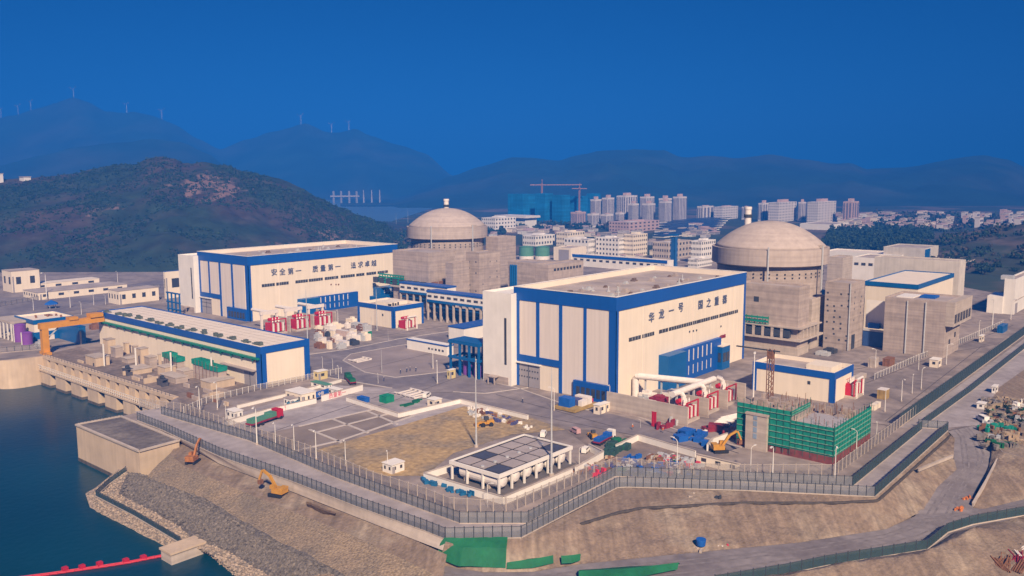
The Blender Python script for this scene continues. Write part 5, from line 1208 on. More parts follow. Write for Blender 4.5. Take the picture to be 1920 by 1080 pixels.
for q in range(4): part('column', MB().box(c.x, c.y-6+q*4.5, 0, c.x+.7, c.y-5.3+q*4.5, zt), TEAL, t)
for z in (zt, zt*.6, zt*.3): part('beam', MB().box(c.x-.1, c.y-6.2, z-.7, c.x+.8, c.y+9, z), TEAL, t)

# blue gateway of the compound
ga, gb = P(585, 756), P(616, 746)
t = thing('blue_gateway', 'blue gateway sign with white characters in the lettered wall', 'gateway', tuple(ga)); d = (gb-ga).normalized()
zt = z_at(ga.x, ga.y, 738)
part('sign_board', MB().bar(ga+Vector((0,0,zt*.45)), gb+Vector((0,0,zt*.45)), .6, zt*.55), BLUET, t); part('post', MB().bar(ga, ga+d*1.4, .6, zt*.45), BLUET, t); part('post', MB().bar(gb-d*1.4, gb, .6, zt*.45), BLUET, t)
mid = (ga+gb)/2; part('letter', text_mb('中核', tuple(mid+d.cross(Vector((0,0,1)))*.36+Vector((0,0,zt*.72))), tuple(d), zt*.45, 0, .08), PIPEW, t)

# -------- machines and vehicles, each kind built once at the origin facing +X
def make_excavator(col):
    t = thing('excavator', 'x', 'excavator')
    for s in (-1, 1):
        part('track', MB().prism([(-2.1,s*1.2-.35),(2.1,s*1.2-.35),(2.1,s*1.2+.35),(-2.1,s*1.2+.35)], .15, .9), BLACK, t)
    part('house', MB().box(-2.4,-1.35,1.1,1.0,1.35,2.2).box(-2.5,-1.3,2.21,-.8,1.3,2.7).box(-.9,-.9,.6,.9,.9,1.09), col, t)
    part('cab', MB().box(.0,.35,2.21,1.5,1.35,3.1).box(.1,.4,3.11,1.35,1.3,3.25), col, t); part('window', MB().box(1.42,.42,2.4,1.53,1.28,3.05), GLASS, t)
    part('boom', MB().bar((.9,-.2,1.9),(2.9,-.2,4.9),.55,.7).bar((2.8,-.2,4.8),(4.9,-.2,6.0),.5,.6), col, t)
    part('stick', MB().bar((4.8,-.2,6.1),(5.9,-.2,3.4),.4,.5), col, t); part('bucket', MB().prism([(5.3,-.8),(6.3,-.8),(6.3,.4),(5.3,.4)], 2.4, 3.5), RUST, t)
    return t
EXY = Kind(make_excavator(YELLOW)); EXR = Kind(make_excavator(mat('rusty_orange_paint', (.36,.14,.04), .7, .3, 1)))
def at(px, py, z=0): return tuple(P(px, py, z))
EXR.put(at(362,868,-2.9), 0.6, 'rusty orange excavator at the top of the embankment, next to the culvert block', scale=.95)
EXY.put(at(521,930,-2.95), 1.85, 'yellow excavator with its boom pointing back on the embankment bench', scale=1.0)
EXY.put(at(1350,848), -.75, 'yellow excavator beside the stair tower of the netted building', scale=1.0)
EXR.put(at(1384,664), 1.0, 'rusty excavator standing on the yard behind the nearer hall', scale=.8)
def make_loader():
    t = thing('wheel_loader', 'x', 'loader')
    part('body', MB().box(-2.6,-1.0,.9,-.1,1.0,2.2).box(-.1,-.7,.8,1.7,.7,1.6), YELLOW, t); part('cab', MB().box(-.9,-.75,2.21,.6,.75,3.3), DARK, t)
    for x in (-1.6, 1.2):
        for y in (-1.15, 1.15): part('wheel', MB().tube([(x,y-.28,.75),(x,y+.28,.75)], .75, 14), BLACK, t)
    part('arm', MB().bar((1.3,-.5,1.5),(3.0,-.5,.8),.25,.35).bar((1.3,.5,1.5),(3.0,.5,.8),.25,.35), YELLOW, t); part('bucket', MB().box(2.9,-1.3,.3,3.9,1.3,1.3), YELLOW, t)
    return t
LO = Kind(make_loader())
LO.put(at(911,799), 2.6, 'yellow wheel loader at the back edge of the dirt lot', scale=.95); LO.put(at(1112,822), .9, 'yellow wheel loader beside the blue tarpaulin heap on the road', scale=.8)
def make_truck(cab, load):
    t = thing('truck', 'x', 'truck')
    part('cab', MB().box(3.2,-1.2,.7,5.2,1.2,2.9).box(3.0,-1.1,2.91,4.6,1.1,3.2), cab, t); part('window', MB().box(5.15,-1.05,1.8,5.26,1.05,2.6), GLASS, t)
    part('bed', MB().box(-6.5,-1.25,.95,2.9,1.25,1.35), DRED, t)
    if load: part('load', MB().box(-6.2,-1.1,1.36,-3.2,1.1,2.5).box(-3.1,-1.0,1.36,.2,1.0,2.2).box(.3,-1.15,1.36,2.7,1.15,2.7), load, t)
    for x in (4.3, -2.6, -4.2, -5.6):
        for y in (-1.1, 1.1): part('wheel', MB().tube([(x,y-.2,.5),(x,y+.2,.5)], .5, 12), BLACK, t)
    return t
k_truck = Kind(make_truck(RED, TGREEN))
rot = math.atan2(*(lambda d: (d.y, d.x))(P(535,775)-P(462,800)))
k_truck.put(at(500,792), rot, 'long flatbed truck with red cab and green load beside the lettered wall', scale=(1.2,1.2,1.15))
Kind(make_truck(mat('dark_green_cab', (.02,.09,.05), .5, .1, 1), GREENT)).put(at(656,716), rot+.9, 'dark green loaded truck parked by the road behind the hut compound', scale=.95)
Kind(make_truck(WHITE, BLUET)).put(at(1135,827), rot-.1, 'truck under a blue tarpaulin by the road beside the yellow loader', scale=.9)
def make_van(col):
    t = thing('van', 'x', 'van')
    part('body', MB().box(-2.3,-.9,.4,2.3,.9,1.3).box(-2.2,-.85,1.31,1.2,.85,2.1), col, t); part('window', MB().box(-2.0,-.88,1.4,1.0,.88,1.95), GLASS, t)
    for x in (-1.4, 1.5):
        for y in (-.85, .85): part('wheel', MB().tube([(x,y-.15,.36),(x,y+.15,.36)], .36, 12), BLACK, t)
    return t
VW = Kind(make_van(WHITE)); VP = Kind(make_van(mat('pinkish_paint', (.5,.30,.30), .5, .1, 1)))
VP.put(at(1079,812), 1.2, 'pinkish van at the road junction before the transformer yard', scale=.85)
VW.put(at(1098,848), .3, 'white van beside the heaps behind the canopy', scale=.8); VW.put(at(1019,818), .5, 'white van parked at the back corner of the canopy', scale=.85)
VW.put(at(1842,790), .8, 'white van on the outer road near the rubble yard'); VW.put(at(800,745), .4, 'white van on the light yard by the road', scale=.9)
# heaps, skids, containers, piles
def heap(px, py, sx, sy, h, m, label, cat='heap', name='material_heap', z=0, group=None, n=7, rz=0.0, seed=None):
    rg = random.Random(seed if seed is not None else int(px*7+py*13)); c = P(px, py, z); mb = MB()
    for _ in range(n):
        a = rg.uniform(-.5,.5)*sx; b_ = rg.uniform(-.5,.5)*sy; w = rg.uniform(.12,.4)*sx; d = rg.uniform(.12,.4)*sy; hh = h*rg.uniform(.35,1)
        q = rg.uniform(-.5,.5); co, si = math.cos(q), math.sin(q)
        pl = [(c.x+a+co*u*w-si*v*d, c.y+b_+si*u*w+co*v*d) for u, v in ((-.5,-.5),(.5,-.5),(.5,.5),(-.5,.5))]; mb.prism(pl, z-.1, z+hh)
    return single(name, mb, m, label, cat, tuple(c), group)
for px, py, lab in ((1798,955,'orange water barriers in a cluster at the foot of the road down'),(1814,938,'smaller cluster of orange barriers up against the concrete barrier row')): heap(px, py, 2.6, 2.0, 1.1, mat('orange_plastic', (.62,.20,.05), .6, .15, 1), lab, 'barrier', 'water_barrier', z=-4.9, n=8)
def crate(px, py, l, r, tp, m, label, name='container', cat='container', lid=None):
    bx, by, bl, bw, bz = fit(px, py, l, r, tp); t = thing(name, label, cat, (bx, by, 0)); part('body', MB().box(bx, by, 0, bx+bl, by+bw, bz-.15), m, t); part('lid', MB().box(bx-.08, by-.08, bz-.14, bx+bl+.08, by+bw+.08, bz), lid or m, t)
    nn = max(2, int(bw/1.2)); mb = MB()
    for q in range(nn): mb.box(bx-.1, by+bw*(q+.3)/nn, .1, bx-.01, by+bw*(q+.45)/nn, bz-.2)
    part('rib', mb, m, t); return t
crate(724,757,711,739,744, mat('emerald_tarp', (.01,.22,.12), .7, .2, .5), 'emerald green covered stack on the light yard'); crate(684,756,669,693,747, BLUET, 'row of dark blue drums on the light yard', cat='drums')
heap(770,756,9,5,.8, GREENT, 'flat patch of green netting beside the emerald stack'); heap(555,760,6,4,2, mat('teal_sheet', (.02,.15,.25), .6, .2, 1), 'teal sheet-covered heap left of the beige hut row')
sk = thing('equipment_skid', 'yellow-brown skid platform with blue and white boxes at the hall corner', 'skid', at(1082,786)); bx, by, bl, bw, bz = fit(1078,776,1038,1118,768)
part('platform', MB().box(bx, by, .3, bx+bl, by+bw, 1.3), mat('ochre_timber', (.36,.24,.08), .8, .25, .6), sk); part('blue_box', MB().box(bx+1, by+bw*.35, 1.31, bx+4.4, by+bw*.85, 4.4), BLUET, sk)
part('dark_box', MB().box(bx+5, by+bw*.3, 1.31, bx+8, by+bw*.9, 3.4), mat('dusk_blue', (.08,.08,.20), .7, .2, 1), sk); part('white_box', MB().box(bx+8.5, by+.8, 1.31, bx+11, by+bw*.7, 3.8), PIPEW, sk); part('white_box', MB().box(bx+4.9, by+.7, 1.31, bx+8.1, by+bw*.25, 3.2), PIPEW, sk)
part('pipework', MB().tube([(bx+11.5,by+1,1.8),(bx+bl-1,by+2,3.5)], .4, 8).box(bx+12, by+1, 1.31, bx+bl-.5, by+bw*.6, 2.8), RED, sk)
crate(1230,801,1222,1231,773, RED, 'tall bright red fire cabinet before the transformer yard wall', 'fire_cabinet', 'cabinet')
heap(1250,800,8,3,2.2, DRED, 'red pump pieces lined up before the transformer yard wall'); heap(1262,797,5,3,2.6, STEEL, 'grey gas cylinders beside the red pump pieces')
heap(1310,822,11,11,2.0, BLUET, 'bright blue tarpaulin heap at the road corner', 'tarpaulin', n=10); heap(1358,812,9,16,2.2, DRED, 'stack of dark red steel behind the blue tarpaulin', n=10)
for k in range(9): p = P(1340+k*4, 806-k*3.2); single('steel_pipe', MB().tube([(p.x-5,p.y+1.5,.3),(p.x+6,p.y-1.5,.3)], .32, 8), PIPEW, 'long white pipe laid in the row between the transformer yard and netted building', 'pipe', tuple(p), 'white pipes laid in a row')
heap(1145,845,10,7,2.2, mat('dark_green_heap', (.03,.075,.06), .9, .4, .6), 'dark green covered heap next to the blue tarped truck', n=10); heap(1165,835,8,5,1.6, GREENT, 'low green heap by the bent white wall', n=8)
cols = [(BLUET,'blue'),(mat('dusk_blue',(.08,.08,.20)),'dusky blue'),(WHITE,'white'),(GREENT,'green'),(RUST,'rusty brown'),(STEEL,'grey'),(PINK,'reddish'),(mat('pale_timber',(.45,.33,.22),.8,.2,1),'pale timber'),(mat('sandy_spoil',(.30,.23,.16),.95,.3,.8),'sandy'),(mat('grey_rubble',(.20,.175,.16),.95,.35,.8),'dull grey')]
rg = random.Random(77)
for k in range(64):
    u, v = rg.random(), rg.random(); m, nm = cols[rg.choice((0,0,1,1,2,3,4,5,6,7,5,1))]
    q = P(1170,855).lerp(P(1300,868), u).lerp(P(1110,893).lerp(P(1300,888), u), v)
    px, py = proj(q); heap(px, py, rg.uniform(2.5,6), rg.uniform(2,5), rg.uniform(.8,2.2), m, nm+' heap of building material in the crowded yard inside the bent white wall', group=nm+' heaps in the crowded yard', n=6, seed=k)
for k in range(16):
    px = 1085+rg.uniform(0,70); py = 890-(px-1085)*.35+rg.uniform(-6,3); m, nm = cols[rg.choice((4,4,6,7,0,5))]
    heap(px, py, rg.uniform(2,4), rg.uniform(2,4), rg.uniform(.6,1.6), m, nm+' scrap heap between the tank compound and the barbed wire', group=nm+' scrap heaps by the wire', n=5, seed=100+k)
for i, (px, py) in enumerate(((805,903),(822,909),(843,917),(861,923),(876,928))): heap(px, py, 3.2, 4.5, 1.3, mat('cyan_tarp', (.015,.12,.26), .6, .2, .6), 'blue tarpaulin bundle outside the left wall of the tank compound', group='blue bundles by the compound wall', n=5)
for k in range(26):
    px = 880+rg.uniform(0,110); py = 768+(px-880)*.25+rg.uniform(-2,10); m, nm = cols[rg.choice((2,5,5,4,1,7,2))]
    heap(px, py, rg.uniform(1.5,4), rg.uniform(1.5,3.5), rg.uniform(.5,1.5), m, nm+' rubble pile along the back parapet of the dirt lot', group=nm+' rubble piles on the dirt lot', n=6, seed=200+k)
for k in range(80):
    px = rg.uniform(1842,1925); py = rg.uniform(748,842); m, nm = cols[rg.choice((8,8,8,9,9,9,5,7,4,2,3))]
    heap(px, py, rg.uniform(2,5), rg.uniform(2,5), rg.uniform(.6,1.9), m, nm+' rubble heap in the cluttered yard at the right edge', group=nm+' rubble heaps at the right edge', n=7, seed=300+k)
for k in range(22):
    px = rg.uniform(1866,1935); py = rg.uniform(1006,1075); m, nm = [(RUST,'rusty'),(DRED,'dark red'),(BLUET,'blue'),(DARK,'black'),(PIPEW,'white')][rg.choice((0,0,0,1,1,0,3,3,4))]
    c = P(px, py, -5.2); a = rg.uniform(-.6,.9); mb = MB()
    for q in range(5): oy = q*.45; mb.bar((c.x-2.4*math.cos(a), c.y+oy-2.4*math.sin(a), -5.4), (c.x+2.4*math.cos(a), c.y+oy+2.4*math.sin(a), -4.6+rg.uniform(-.3,.5)), .22, .25)
    single('scrap_steel', mb, m, nm+' bundle of scrap steel in the bottom right corner', 'scrap', tuple(c), nm+' steel bundles in the corner')
for px, py, l_, h_ in ((1845,806,1.2,1),(1868,802,1,1),(1893,806,1,1)): heap(px, py, 4.5, 4, 1.6, GREEN, 'bright green netted heap at the near edge of the cluttered right-hand yard', group='green netted heaps at the right', n=5)
heap(1314,1033,2.6,2.2,1.0, CONC2, 'concrete base block by the lower road', z=-5.1, n=3); c = P(1314,1030,-5.1); single('water_tank', MB().lathe(c.x, c.y, [(1.0,-4.1),(1.15,-2.9),(1.15,-2.6)], 20), BLUET, 'round blue water tank standing on a block beside the lower road', 'tank', tuple(c))
heap(1352,1027,2.4,1.2,.8, PIPEW, 'white and pink litter heap beside the lower road', z=-5.1, n=4); heap(1366,1025,1.6,1.4,1.0, PINK, 'small red litter heap beside the lower road', z=-5.1, n=3)
for px, py, lab in ((1298,930,'pale block lying on the earth terrace below the fence, left one'),(1345,934,'dark pile on the earth terrace below the fence')): heap(px, py, 3, 1.6, .6, CONC2 if 'pale' in lab else DARK, lab, z=-.4, n=4)
# white pipe racks lying on the yards
for px, py, lab in ((675,676,'pair of white frames lying on the paved island'),(765,737,'white frames lying on the light yard, left pair'),(782,742,'white frames lying on the light yard, right pair')):
    c = P(px, py); mb = MB()
    for q in range(3): mb.box(c.x-4, c.y-3+q*2.4, .1, c.x+4, c.y-2.5+q*2.4, .5)
    mb.box(c.x-4.2, c.y-3, .51, c.x-3.6, c.y+3, .8).box(c.x+3.6, c.y-3, .51, c.x+4.2, c.y+3, .8); single('pallet_rack', mb, PIPEW, lab, 'rack', tuple(c))
for px, py, lab in ((781,1003,'left red barrier lying beside the fence on the retaining wall foot'),(799,1010,'right red barrier lying beside the fence on the retaining wall foot')):
    c = P(px, py, -2.1); t = thing('barrier', lab, 'barrier', tuple(c)); d = (P(799,1010)-P(781,1003)).normalized(); part('board', MB().bar(c+Vector((0,0,.4)), c+d*2.0+Vector((0,0,.4)), .2, .5), RED, t); part('foot', MB().bar(c+d*.2, c+d*.5, .5, .4), DARK, t); part('foot', MB().bar(c+d*1.5, c+d*1.8, .5, .4), DARK, t)
# spoil ridge on the bench
mb = MB(); loft(mb, [Z((572,936,-3.05),(600,944,-3.1),(632,962,-3.1)), Z((575,945,-1.6),(600,955,-1.3),(628,964,-1.8)), Z((578,952,-3.2),(604,966,-3.2),(630,969,-3.2))], 24, 5, .25, .5); struct('spoil_mound', mb, mat('dark_spoil', (.20,.13,.08), .95, .35, .5, bump=.6))
# beige equipment in the middle yard before the farther hall
for i, (px, py, l, r, tp, m, lab) in enumerate(((618,655,612,623,640,CREAM,'narrow cream cabinet at the near corner of the middle equipment yard'),(646,650,630,655,641,PIPEW,'low white tank box in the middle equipment yard'),(626,632,615,629,620,CREAM,'cream cooling tower block at the left of the middle equipment yard'),(650,632,630,655,621,mat('pinkish_louvre',(.55,.42,.38),.7,.1,.5),'pinkish louvred block in the middle equipment yard'),(664,628,655,669,618,CREAM,'cream tower block at the right of the middle equipment yard'),(602,645,596,612,634,PIPEW,'white pipe skid at the left edge of the middle equipment yard'),(690,633,682,697,621,mat('emerald_tarp',(.01,.22,.12)),'green cabinet beside the road in the middle yard'),(655,606,648,664,598,CREAM,'cream block behind the middle equipment yard'))): crate(px, py, l, r, tp, m, lab, 'equipment', 'equipment', lid=PIPEW)
for i, (px, py, l, r, tp, m, lab) in enumerate(((1608,716,1598,1625,708,CONC2,'low concrete tank beside the cream building on the right'),(1660,750,1645,1668,732,mat('ochre_timber',(.36,.24,.08)),'ochre skid with white cover behind the netted building'),(1640,770,1632,1652,760,CREAM,'pale cabin with two openings behind the netted building'),(1668,688,1655,1678,674,RUST,'rusty equipment stack on the yard before the square concrete building'),(1640,690,1628,1648,673,CONC2,'open grey frame block on the yard before the square concrete building'),(1880,625,1870,1890,612,TEAL,'dark equipment blocks in the far right yard'),(1386,652,1378,1398,642,CONC2,'grey cable trestle at the far end of the nearer hall'))): crate(px, py, l, r, tp, m, lab, 'equipment', 'equipment', lid=PIPEW if i == 1 else None)

rg = random.Random(41)
for k in range(46):
    px, py = (rg.uniform(592,690), rg.uniform(606,655)) if k < 26 else (rg.uniform(1170,1290), rg.uniform(742,775)) if k < 34 else (rg.uniform(1400,1560), rg.uniform(640,668)) if k < 40 else (rg.uniform(20,180), rg.uniform(600,655))
    where = 'in the middle equipment yard before the farther hall' if k < 26 else 'under the white duct in the transformer yard' if k < 34 else 'at the foot of the louvred concrete block' if k < 40 else 'around the purple tanks on the left'
    m, nm = [(PIPEW,'white'),(CREAM,'cream'),(STEEL,'grey'),(RUST,'rusty'),(DARK,'dark')][rg.choice((0,0,1,1,2,2,3,4))]
    c = P(px, py); w_, d_, h_ = rg.uniform(.8,2.6), rg.uniform(.8,3), rg.uniform(.8,3.2); mb = MB().box(c.x-w_, c.y-d_, 0, c.x+w_, c.y+d_, h_).box(c.x-w_*.6, c.y-d_*.5, h_+.01, c.x+w_*.4, c.y+d_*.6, h_*1.35).tube([(c.x-w_-1.2, c.y, h_*.5), (c.x-w_-.02, c.y, h_*.5)], .2, 6)
    single('equipment', mb, m, nm+' equipment unit '+where, 'equipment', tuple(c), nm+' units '+where)
# -------- lamps and masts
def make_lamp():
    t = thing('street_lamp', 'x', 'lamp'); part('pole', MB().lathe(0, 0, [(.17,0),(.09,8)], 8), LAMPW, t); part('arm', MB().tube([(0,0,7.9),(.4,0,8.35),(1.5,0,8.6)], .07, 6), LAMPW, t)
    part('lamp_head', MB().box(1.2,-.2,8.5,2.2,.2,8.72), LAMPW, t); part('base', MB().cyl(0,0,0,.5,.3,n=8), CONC2, t); return t
LM = Kind(make_lamp())
LAMPS = [(605,690,668,'on the outer kerb of the loop road, nearest the pump house'),(624,693,672,'beside the loop road, second from the pump house'),(635,717,684,'in front of the dark green truck'),(709,719,699,'at the near tip of the paved island'),(812,692,650,'on the right half of the paved island'),(820,720,674,'left of the cream kiosk'),(893,712,672,'at the foot of the blue steel frame'),
 (1160,751,712,'at the near corner post of the nearer hall'),(1143,762,720,'by the cream equipment cabins'),(1039,770,726,'beside the skid with the blue box'),(1201,802,786,'before the transformer yard wall'),(375,776,722,'inside the fence before the pump house door, left'),(408,768,714,'inside the fence before the pump house door, right'),(424,790,755,'at the left end of the lettered wall'),(482,834,760,'over the long flatbed truck'),(517,838,790,'at the edge of the dark divided lot'),
 (552,846,793,'near the middle of the dark divided lot'),(593,862,804,'between the divided lot and the dry grass'),(648,873,822,'at the left end of the yellow dirt lot'),(727,884,842,'behind the white guard hut'),(914,952,905,'outside the left wall of the tank compound'),(1086,872,838,'in the gap of the tank compound walls'),(1269,888,822,'in the crowded yard inside the bent wall'),(1255,884,850,'beside the long beige shed, left side'),(1407,890,836,'in front of the stair tower of the netted building'),
 (1448,906,834,'before the netted building, left half'),(1565,896,834,'at the near corner of the netted building'),(1605,856,806,'along the right side of the netted building, first'),(1643,825,789,'along the right side of the netted building, second'),(1659,772,728,'behind the ochre skid'),(1690,753,709,'along the far right fence, nearest one'),(1710,738,703,'along the far right fence, second'),(1727,730,690,'along the far right fence, third'),(1722,694,664,'before the square concrete building, right'),(1641,690,653,'in front of the blue gate'),
 (1774,684,644,'by the pale shed with yellow roof edge'),(1835,632,600,'far along the right fence'),(1860,618,560,'in the far switchyard, left'),(1895,600,560,'in the far switchyard, right'),(1412,752,664,'at the left corner of the cream building on the right'),(1388,672,640,'at the far foot of the nearer hall'),(153,590,565,'between the teal-banded building and the pump house'),(132,577,545,'in the yard before the long sheds'),(176,572,549,'left of the long cream shed with square windows'),(198,571,552,'at the corner of the long cream shed with square windows'),(63,582,555,'at the left before the long sheds'),(88,562,510,'behind the long sheds, left'),(221,532,508,'behind the long sheds, right'),(634,612,580,'in front of the farther hall louvres'),(697,610,590,'behind the green cabinet of the middle yard'),(1086,640,600,'x')]
for px, py, tp, lab in LAMPS:
    if lab == 'x': continue
    c = P(px, py); h = z_at(c.x, c.y, tp); LM.put(tuple(c), rv.uniform(0, 6.28) if px > 900 else -2.4, 'white street lamp '+lab, 'white street lamps', h/8.7)
def make_mast():
    t = thing('light_mast', 'x', 'mast'); part('pole', MB().lathe(0,0,[(.34,0),(.12,28)],10), STEEL, t); part('base', MB().cyl(0,0,0,.7,.7,n=10), CONC2, t); part('tip', MB().cyl(0,0,28.01,30,.05,n=6), STEEL, t); return t
MS = Kind(make_mast())
for px, py, tp, lab in ((893,838,668,'at the back of the canopy compound, left one'),(1034,892,688,'in the canopy compound before the flat roof, right one'),(577,645,537,'before the farther hall, left one'),(707,620,537,'before the farther hall, right one'),(716,699,653,'on the paved island'),(728,640,614,'on the kerb behind the paved island'),(1742,500,470,'on the roofline before the wooded slope'),(765,418,392,'far left behind the farther dome, nearer one'),(743,422,399,'far left behind the farther dome, farther one'),(1097,452,420,'among the offices'),(1138,640,600,'x')):
    if lab == 'x': continue
    c = P(px, py); h = z_at(c.x, c.y, tp); MS.put(tuple(c), 0, 'tall slim light mast '+lab, 'tall slim masts', h/30)
# -------- people
def make_person(top, legs):
    t = thing('person', 'x', 'person')
    me = bpy.data.meshes.new('body'); V = [(0,0,.92),(0,0,1.15),(0,0,1.42),(0,0,1.52),(0,.02,1.66),(.02,-.1,.88),(.10,-.11,.48),(.02,-.11,.06),(.14,-.11,.03),(-.02,.1,.88),(-.12,.11,.48),(-.2,.11,.08),(-.08,.11,.03),(0,-.2,1.40),(-.06,-.25,1.12),(.06,-.25,.86),(0,.2,1.40),(.06,.25,1.12),(.14,.24,.88)]
    E = [(0,1),(1,2),(2,3),(3,4),(0,5),(5,6),(6,7),(7,8),(0,9),(9,10),(10,11),(11,12),(2,13),(13,14),(14,15),(2,16),(16,17),(17,18)]
    R = [.15,.15,.16,.06,.105,.095,.07,.05,.04,.095,.07,.05,.04,.07,.05,.035,.07,.05,.035]
    me.from_pydata(V, E, []); o = bpy.data.objects.new('body', me); COL.objects.link(o); md = o.modifiers.new('s', 'SKIN'); o.modifiers.new('d', 'SUBSURF').levels = 1
    for i, sv in enumerate(me.skin_vertices[0].data): sv.radius = (R[i]*1.0, R[i]); sv.use_root = (i == 0)
    m2 = bpy.data.meshes.new_from_object(o.evaluated_get(bpy.context.evaluated_depsgraph_get())); bpy.data.objects.remove(o)
    b = bpy.data.objects.new('body', m2); COL.objects.link(b); b.parent = t
    m2.materials.clear(); m2.materials.append(legs); m2.materials.append(top); m2.materials.append(SKIN)
    for p in m2.polygons: p.material_index = 2 if p.center.z > 1.5 else (1 if p.center.z > .93 else 0)
    LOC[b.name] = Vector((0,0,0)); part('helmet', MB().lathe(0, .02, [(.15,1.70),(.14,1.76),(.09,1.82),(.02,1.845)], 12), WHITE, t); return t
NAVYC = mat('navy_workwear', (.03,.045,.11), .8, .1, 2); GREYC = mat('grey_workwear', (.12,.12,.14), .8, .1, 2)
PA = Kind(make_person(NAVYC, NAVYC)); PB = Kind(make_person(mat('orange_vest', (.6,.16,.03), .8, .1, 2), GREYC))
for i, (px, py, K_, lab) in enumerate(((751,701,PA,'person in navy workwear, leftmost of the four standing on the paved island'),(763,698,PA,'person in navy workwear, second from left of the four on the paved island'),(769,696,PA,'person in navy workwear, third from left of the four on the paved island'),(780,697,PA,'person in navy workwear, rightmost of the four standing on the paved island'),(720,715,PA,'person in navy workwear walking on the road below the island tip'),(1186,806,PB,'person in orange vest on the road before the transformer yard'),(1243,812,PB,'person in orange vest beside the road across from the transformer yard'),(980,756,PA,'person in navy workwear on the road before the large grey door'))):
    K_.put(at(px, py), i*1.3, lab, scale=1.05)
# ================================================================= town, offices and far things
APT = mat('apartment_render', (.66,.60,.58), .7, .05, .1); APD = mat('apartment_recess', (.16,.15,.20), .6, .1, .1); APP = mat('pink_render', (.52,.36,.34), .7, .08, .1)
NETB = mat('blue_green_net', (.006,.15,.36), .7, .2, .06, streak=.3, lines=.25, lper=6)
def tower(label, l, r, top, base, m=APT, rec=APD, group=None, name='apartment_tower', cat='tower block', k=.42, cols=5, style='stripe', roof=True):
    near = (l+(r-l)*k, base); bx, by, bl, bw, bz = fit(near[0], near[1], l, r, top)
    t = thing(name, label, cat, (bx, by, 0), group); part('wall', MB().box(bx, by, 0, bx+bl, by+bw, bz), m, t)
    if style == 'stripe':
        for q in range(cols):
            yy = by+bw*(q+.3)/cols; part('window_strip', MB().box(bx-.3, yy, 3, bx+.1, yy+bw/cols*.5, bz-2.5), rec, t); xx = bx+bl*(q+.3)/cols; part('window_strip', MB().box(xx, by-.3, 3, xx+bl/cols*.5, by+.1, bz-2.5), rec, t)
    elif style == 'floors':
        n = max(2, int(bz/4.2))
        for q in range(n):
            z = bz*(q+.35)/n
            for c in range(cols):
                yy = by+bw*(c+.3)/cols; part('window', MB().box(bx-.15, yy, z, bx+.1, yy+bw/cols*.42, z+bz/n*.42), rec, t)
                xx = bx+bl*(c+.3)/cols; part('window', MB().box(xx, by-.15, z, xx+bl/cols*.42, by+.1, z+bz/n*.42), rec, t)
    if roof:
        part('roof_house', MB().box(bx+bl*.3, by+bw*.3, bz+.01, bx+bl*.7, by+bw*.7, bz+4.5 if bz > 25 else bz+1.5), APP if m is APT else m, t); part('cornice', MB().box(bx-.5, by-.5, bz-1.0, bx+bl+.5, by+bw+.5, bz-.02) if False else MB().box(bx-.4, by-.4, bz, bx+bl*.28, by+bw*.28, bz+.6), APT, t)
    return t
T_ = [(1107,1128,374,420),(1129,1152,371,420),(1156,1195,367,417),(1200,1227,369,416),(1235,1260,372,416),(1262,1288,369,416),(1178,1198,382,419),(1204,1229,382,419),(1237,1260,378,420),(1070,1099,398,426),(1101,1124,401,427),(1127,1150,402,427),(1154,1171,399,424)]
TL = ['leftmost tall white striped tower, right beside the blue-netted blocks','second tall white striped tower from the left','widest tall white striped tower, dark recesses, fourth cluster','tall white striped tower left of the gap in the row','tall white striped tower behind the last pair','tallest rightmost white striped tower of the cluster','shorter white striped tower in front of the widest one','shorter white striped tower in front of the middle of the row','shorter front tower of the last pair of white towers','low pinkish striped block in front of the blue-netted towers','low white striped block, second of the front row','low white striped block, third of the front row','smallest grey block at the right end of the front row']
for (l, r, tp, bs), lb in zip(T_, TL): tower(lb, l, r, tp, bs, group='striped apartment towers', m=APP if 'pinkish' in lb else APT)
for (l, r, tp, bs), lb in zip(((952,1004,364,420),(1003,1037,363,422),(1035,1069,366,423),(1068,1102,368,416),(1100,1126,363,412)),('leftmost and widest tower block wrapped in blue-green netting','tower block in blue-green netting under the crane mast','third tower block in blue-green netting, projecting forward','fourth tower block in blue-green netting, beside the second crane','farthest right tower block in blue-green netting, behind the white towers')):
    tower(lb, l, r, tp, bs, m=NETB, group='netted tower blocks', style='none', name='netted_tower', k=.55, roof=False)
def tcrane(label, px, base, top, j0, j1):
    c = P(px, base); zt = z_at(c.x, c.y, top); t = thing('tower_crane', label, 'crane', tuple(c)); part('mast', MB().box(c.x-1.1, c.y-1.1, 0, c.x+1.1, c.y+1.1, zt), mat('crane_red', (.34,.18,.16), .6, .1, .3), t)
    d = Vector((_rt.x, _rt.y, 0)); f = (c.x*_fw.x+c.y*_fw.y)/F_
    a = c+d*((j0-px)*f)+Vector((0,0,zt-3)); b_ = c+d*((j1-px)*f)+Vector((0,0,zt-3))
    part('jib', MB().bar(c+Vector((0,0,zt-3)), b_, 1.2, 1.4), MATS['crane_red'], t); part('counter_jib', MB().bar(c+Vector((0,0,zt-3.05)), a, 1.3, 1.6), MATS['crane_red'], t); part('apex', MB().bar(c+Vector((0,0,zt)), c+Vector((0,0,zt+7)), .8, .8), MATS['crane_red'], t)
tcrane('taller red and white tower crane over the blue-netted blocks', 1016, 418, 344, 994, 1090); tcrane('shorter tower crane over the blue-netted blocks, right one', 1086, 417, 351, 1072, 1100)
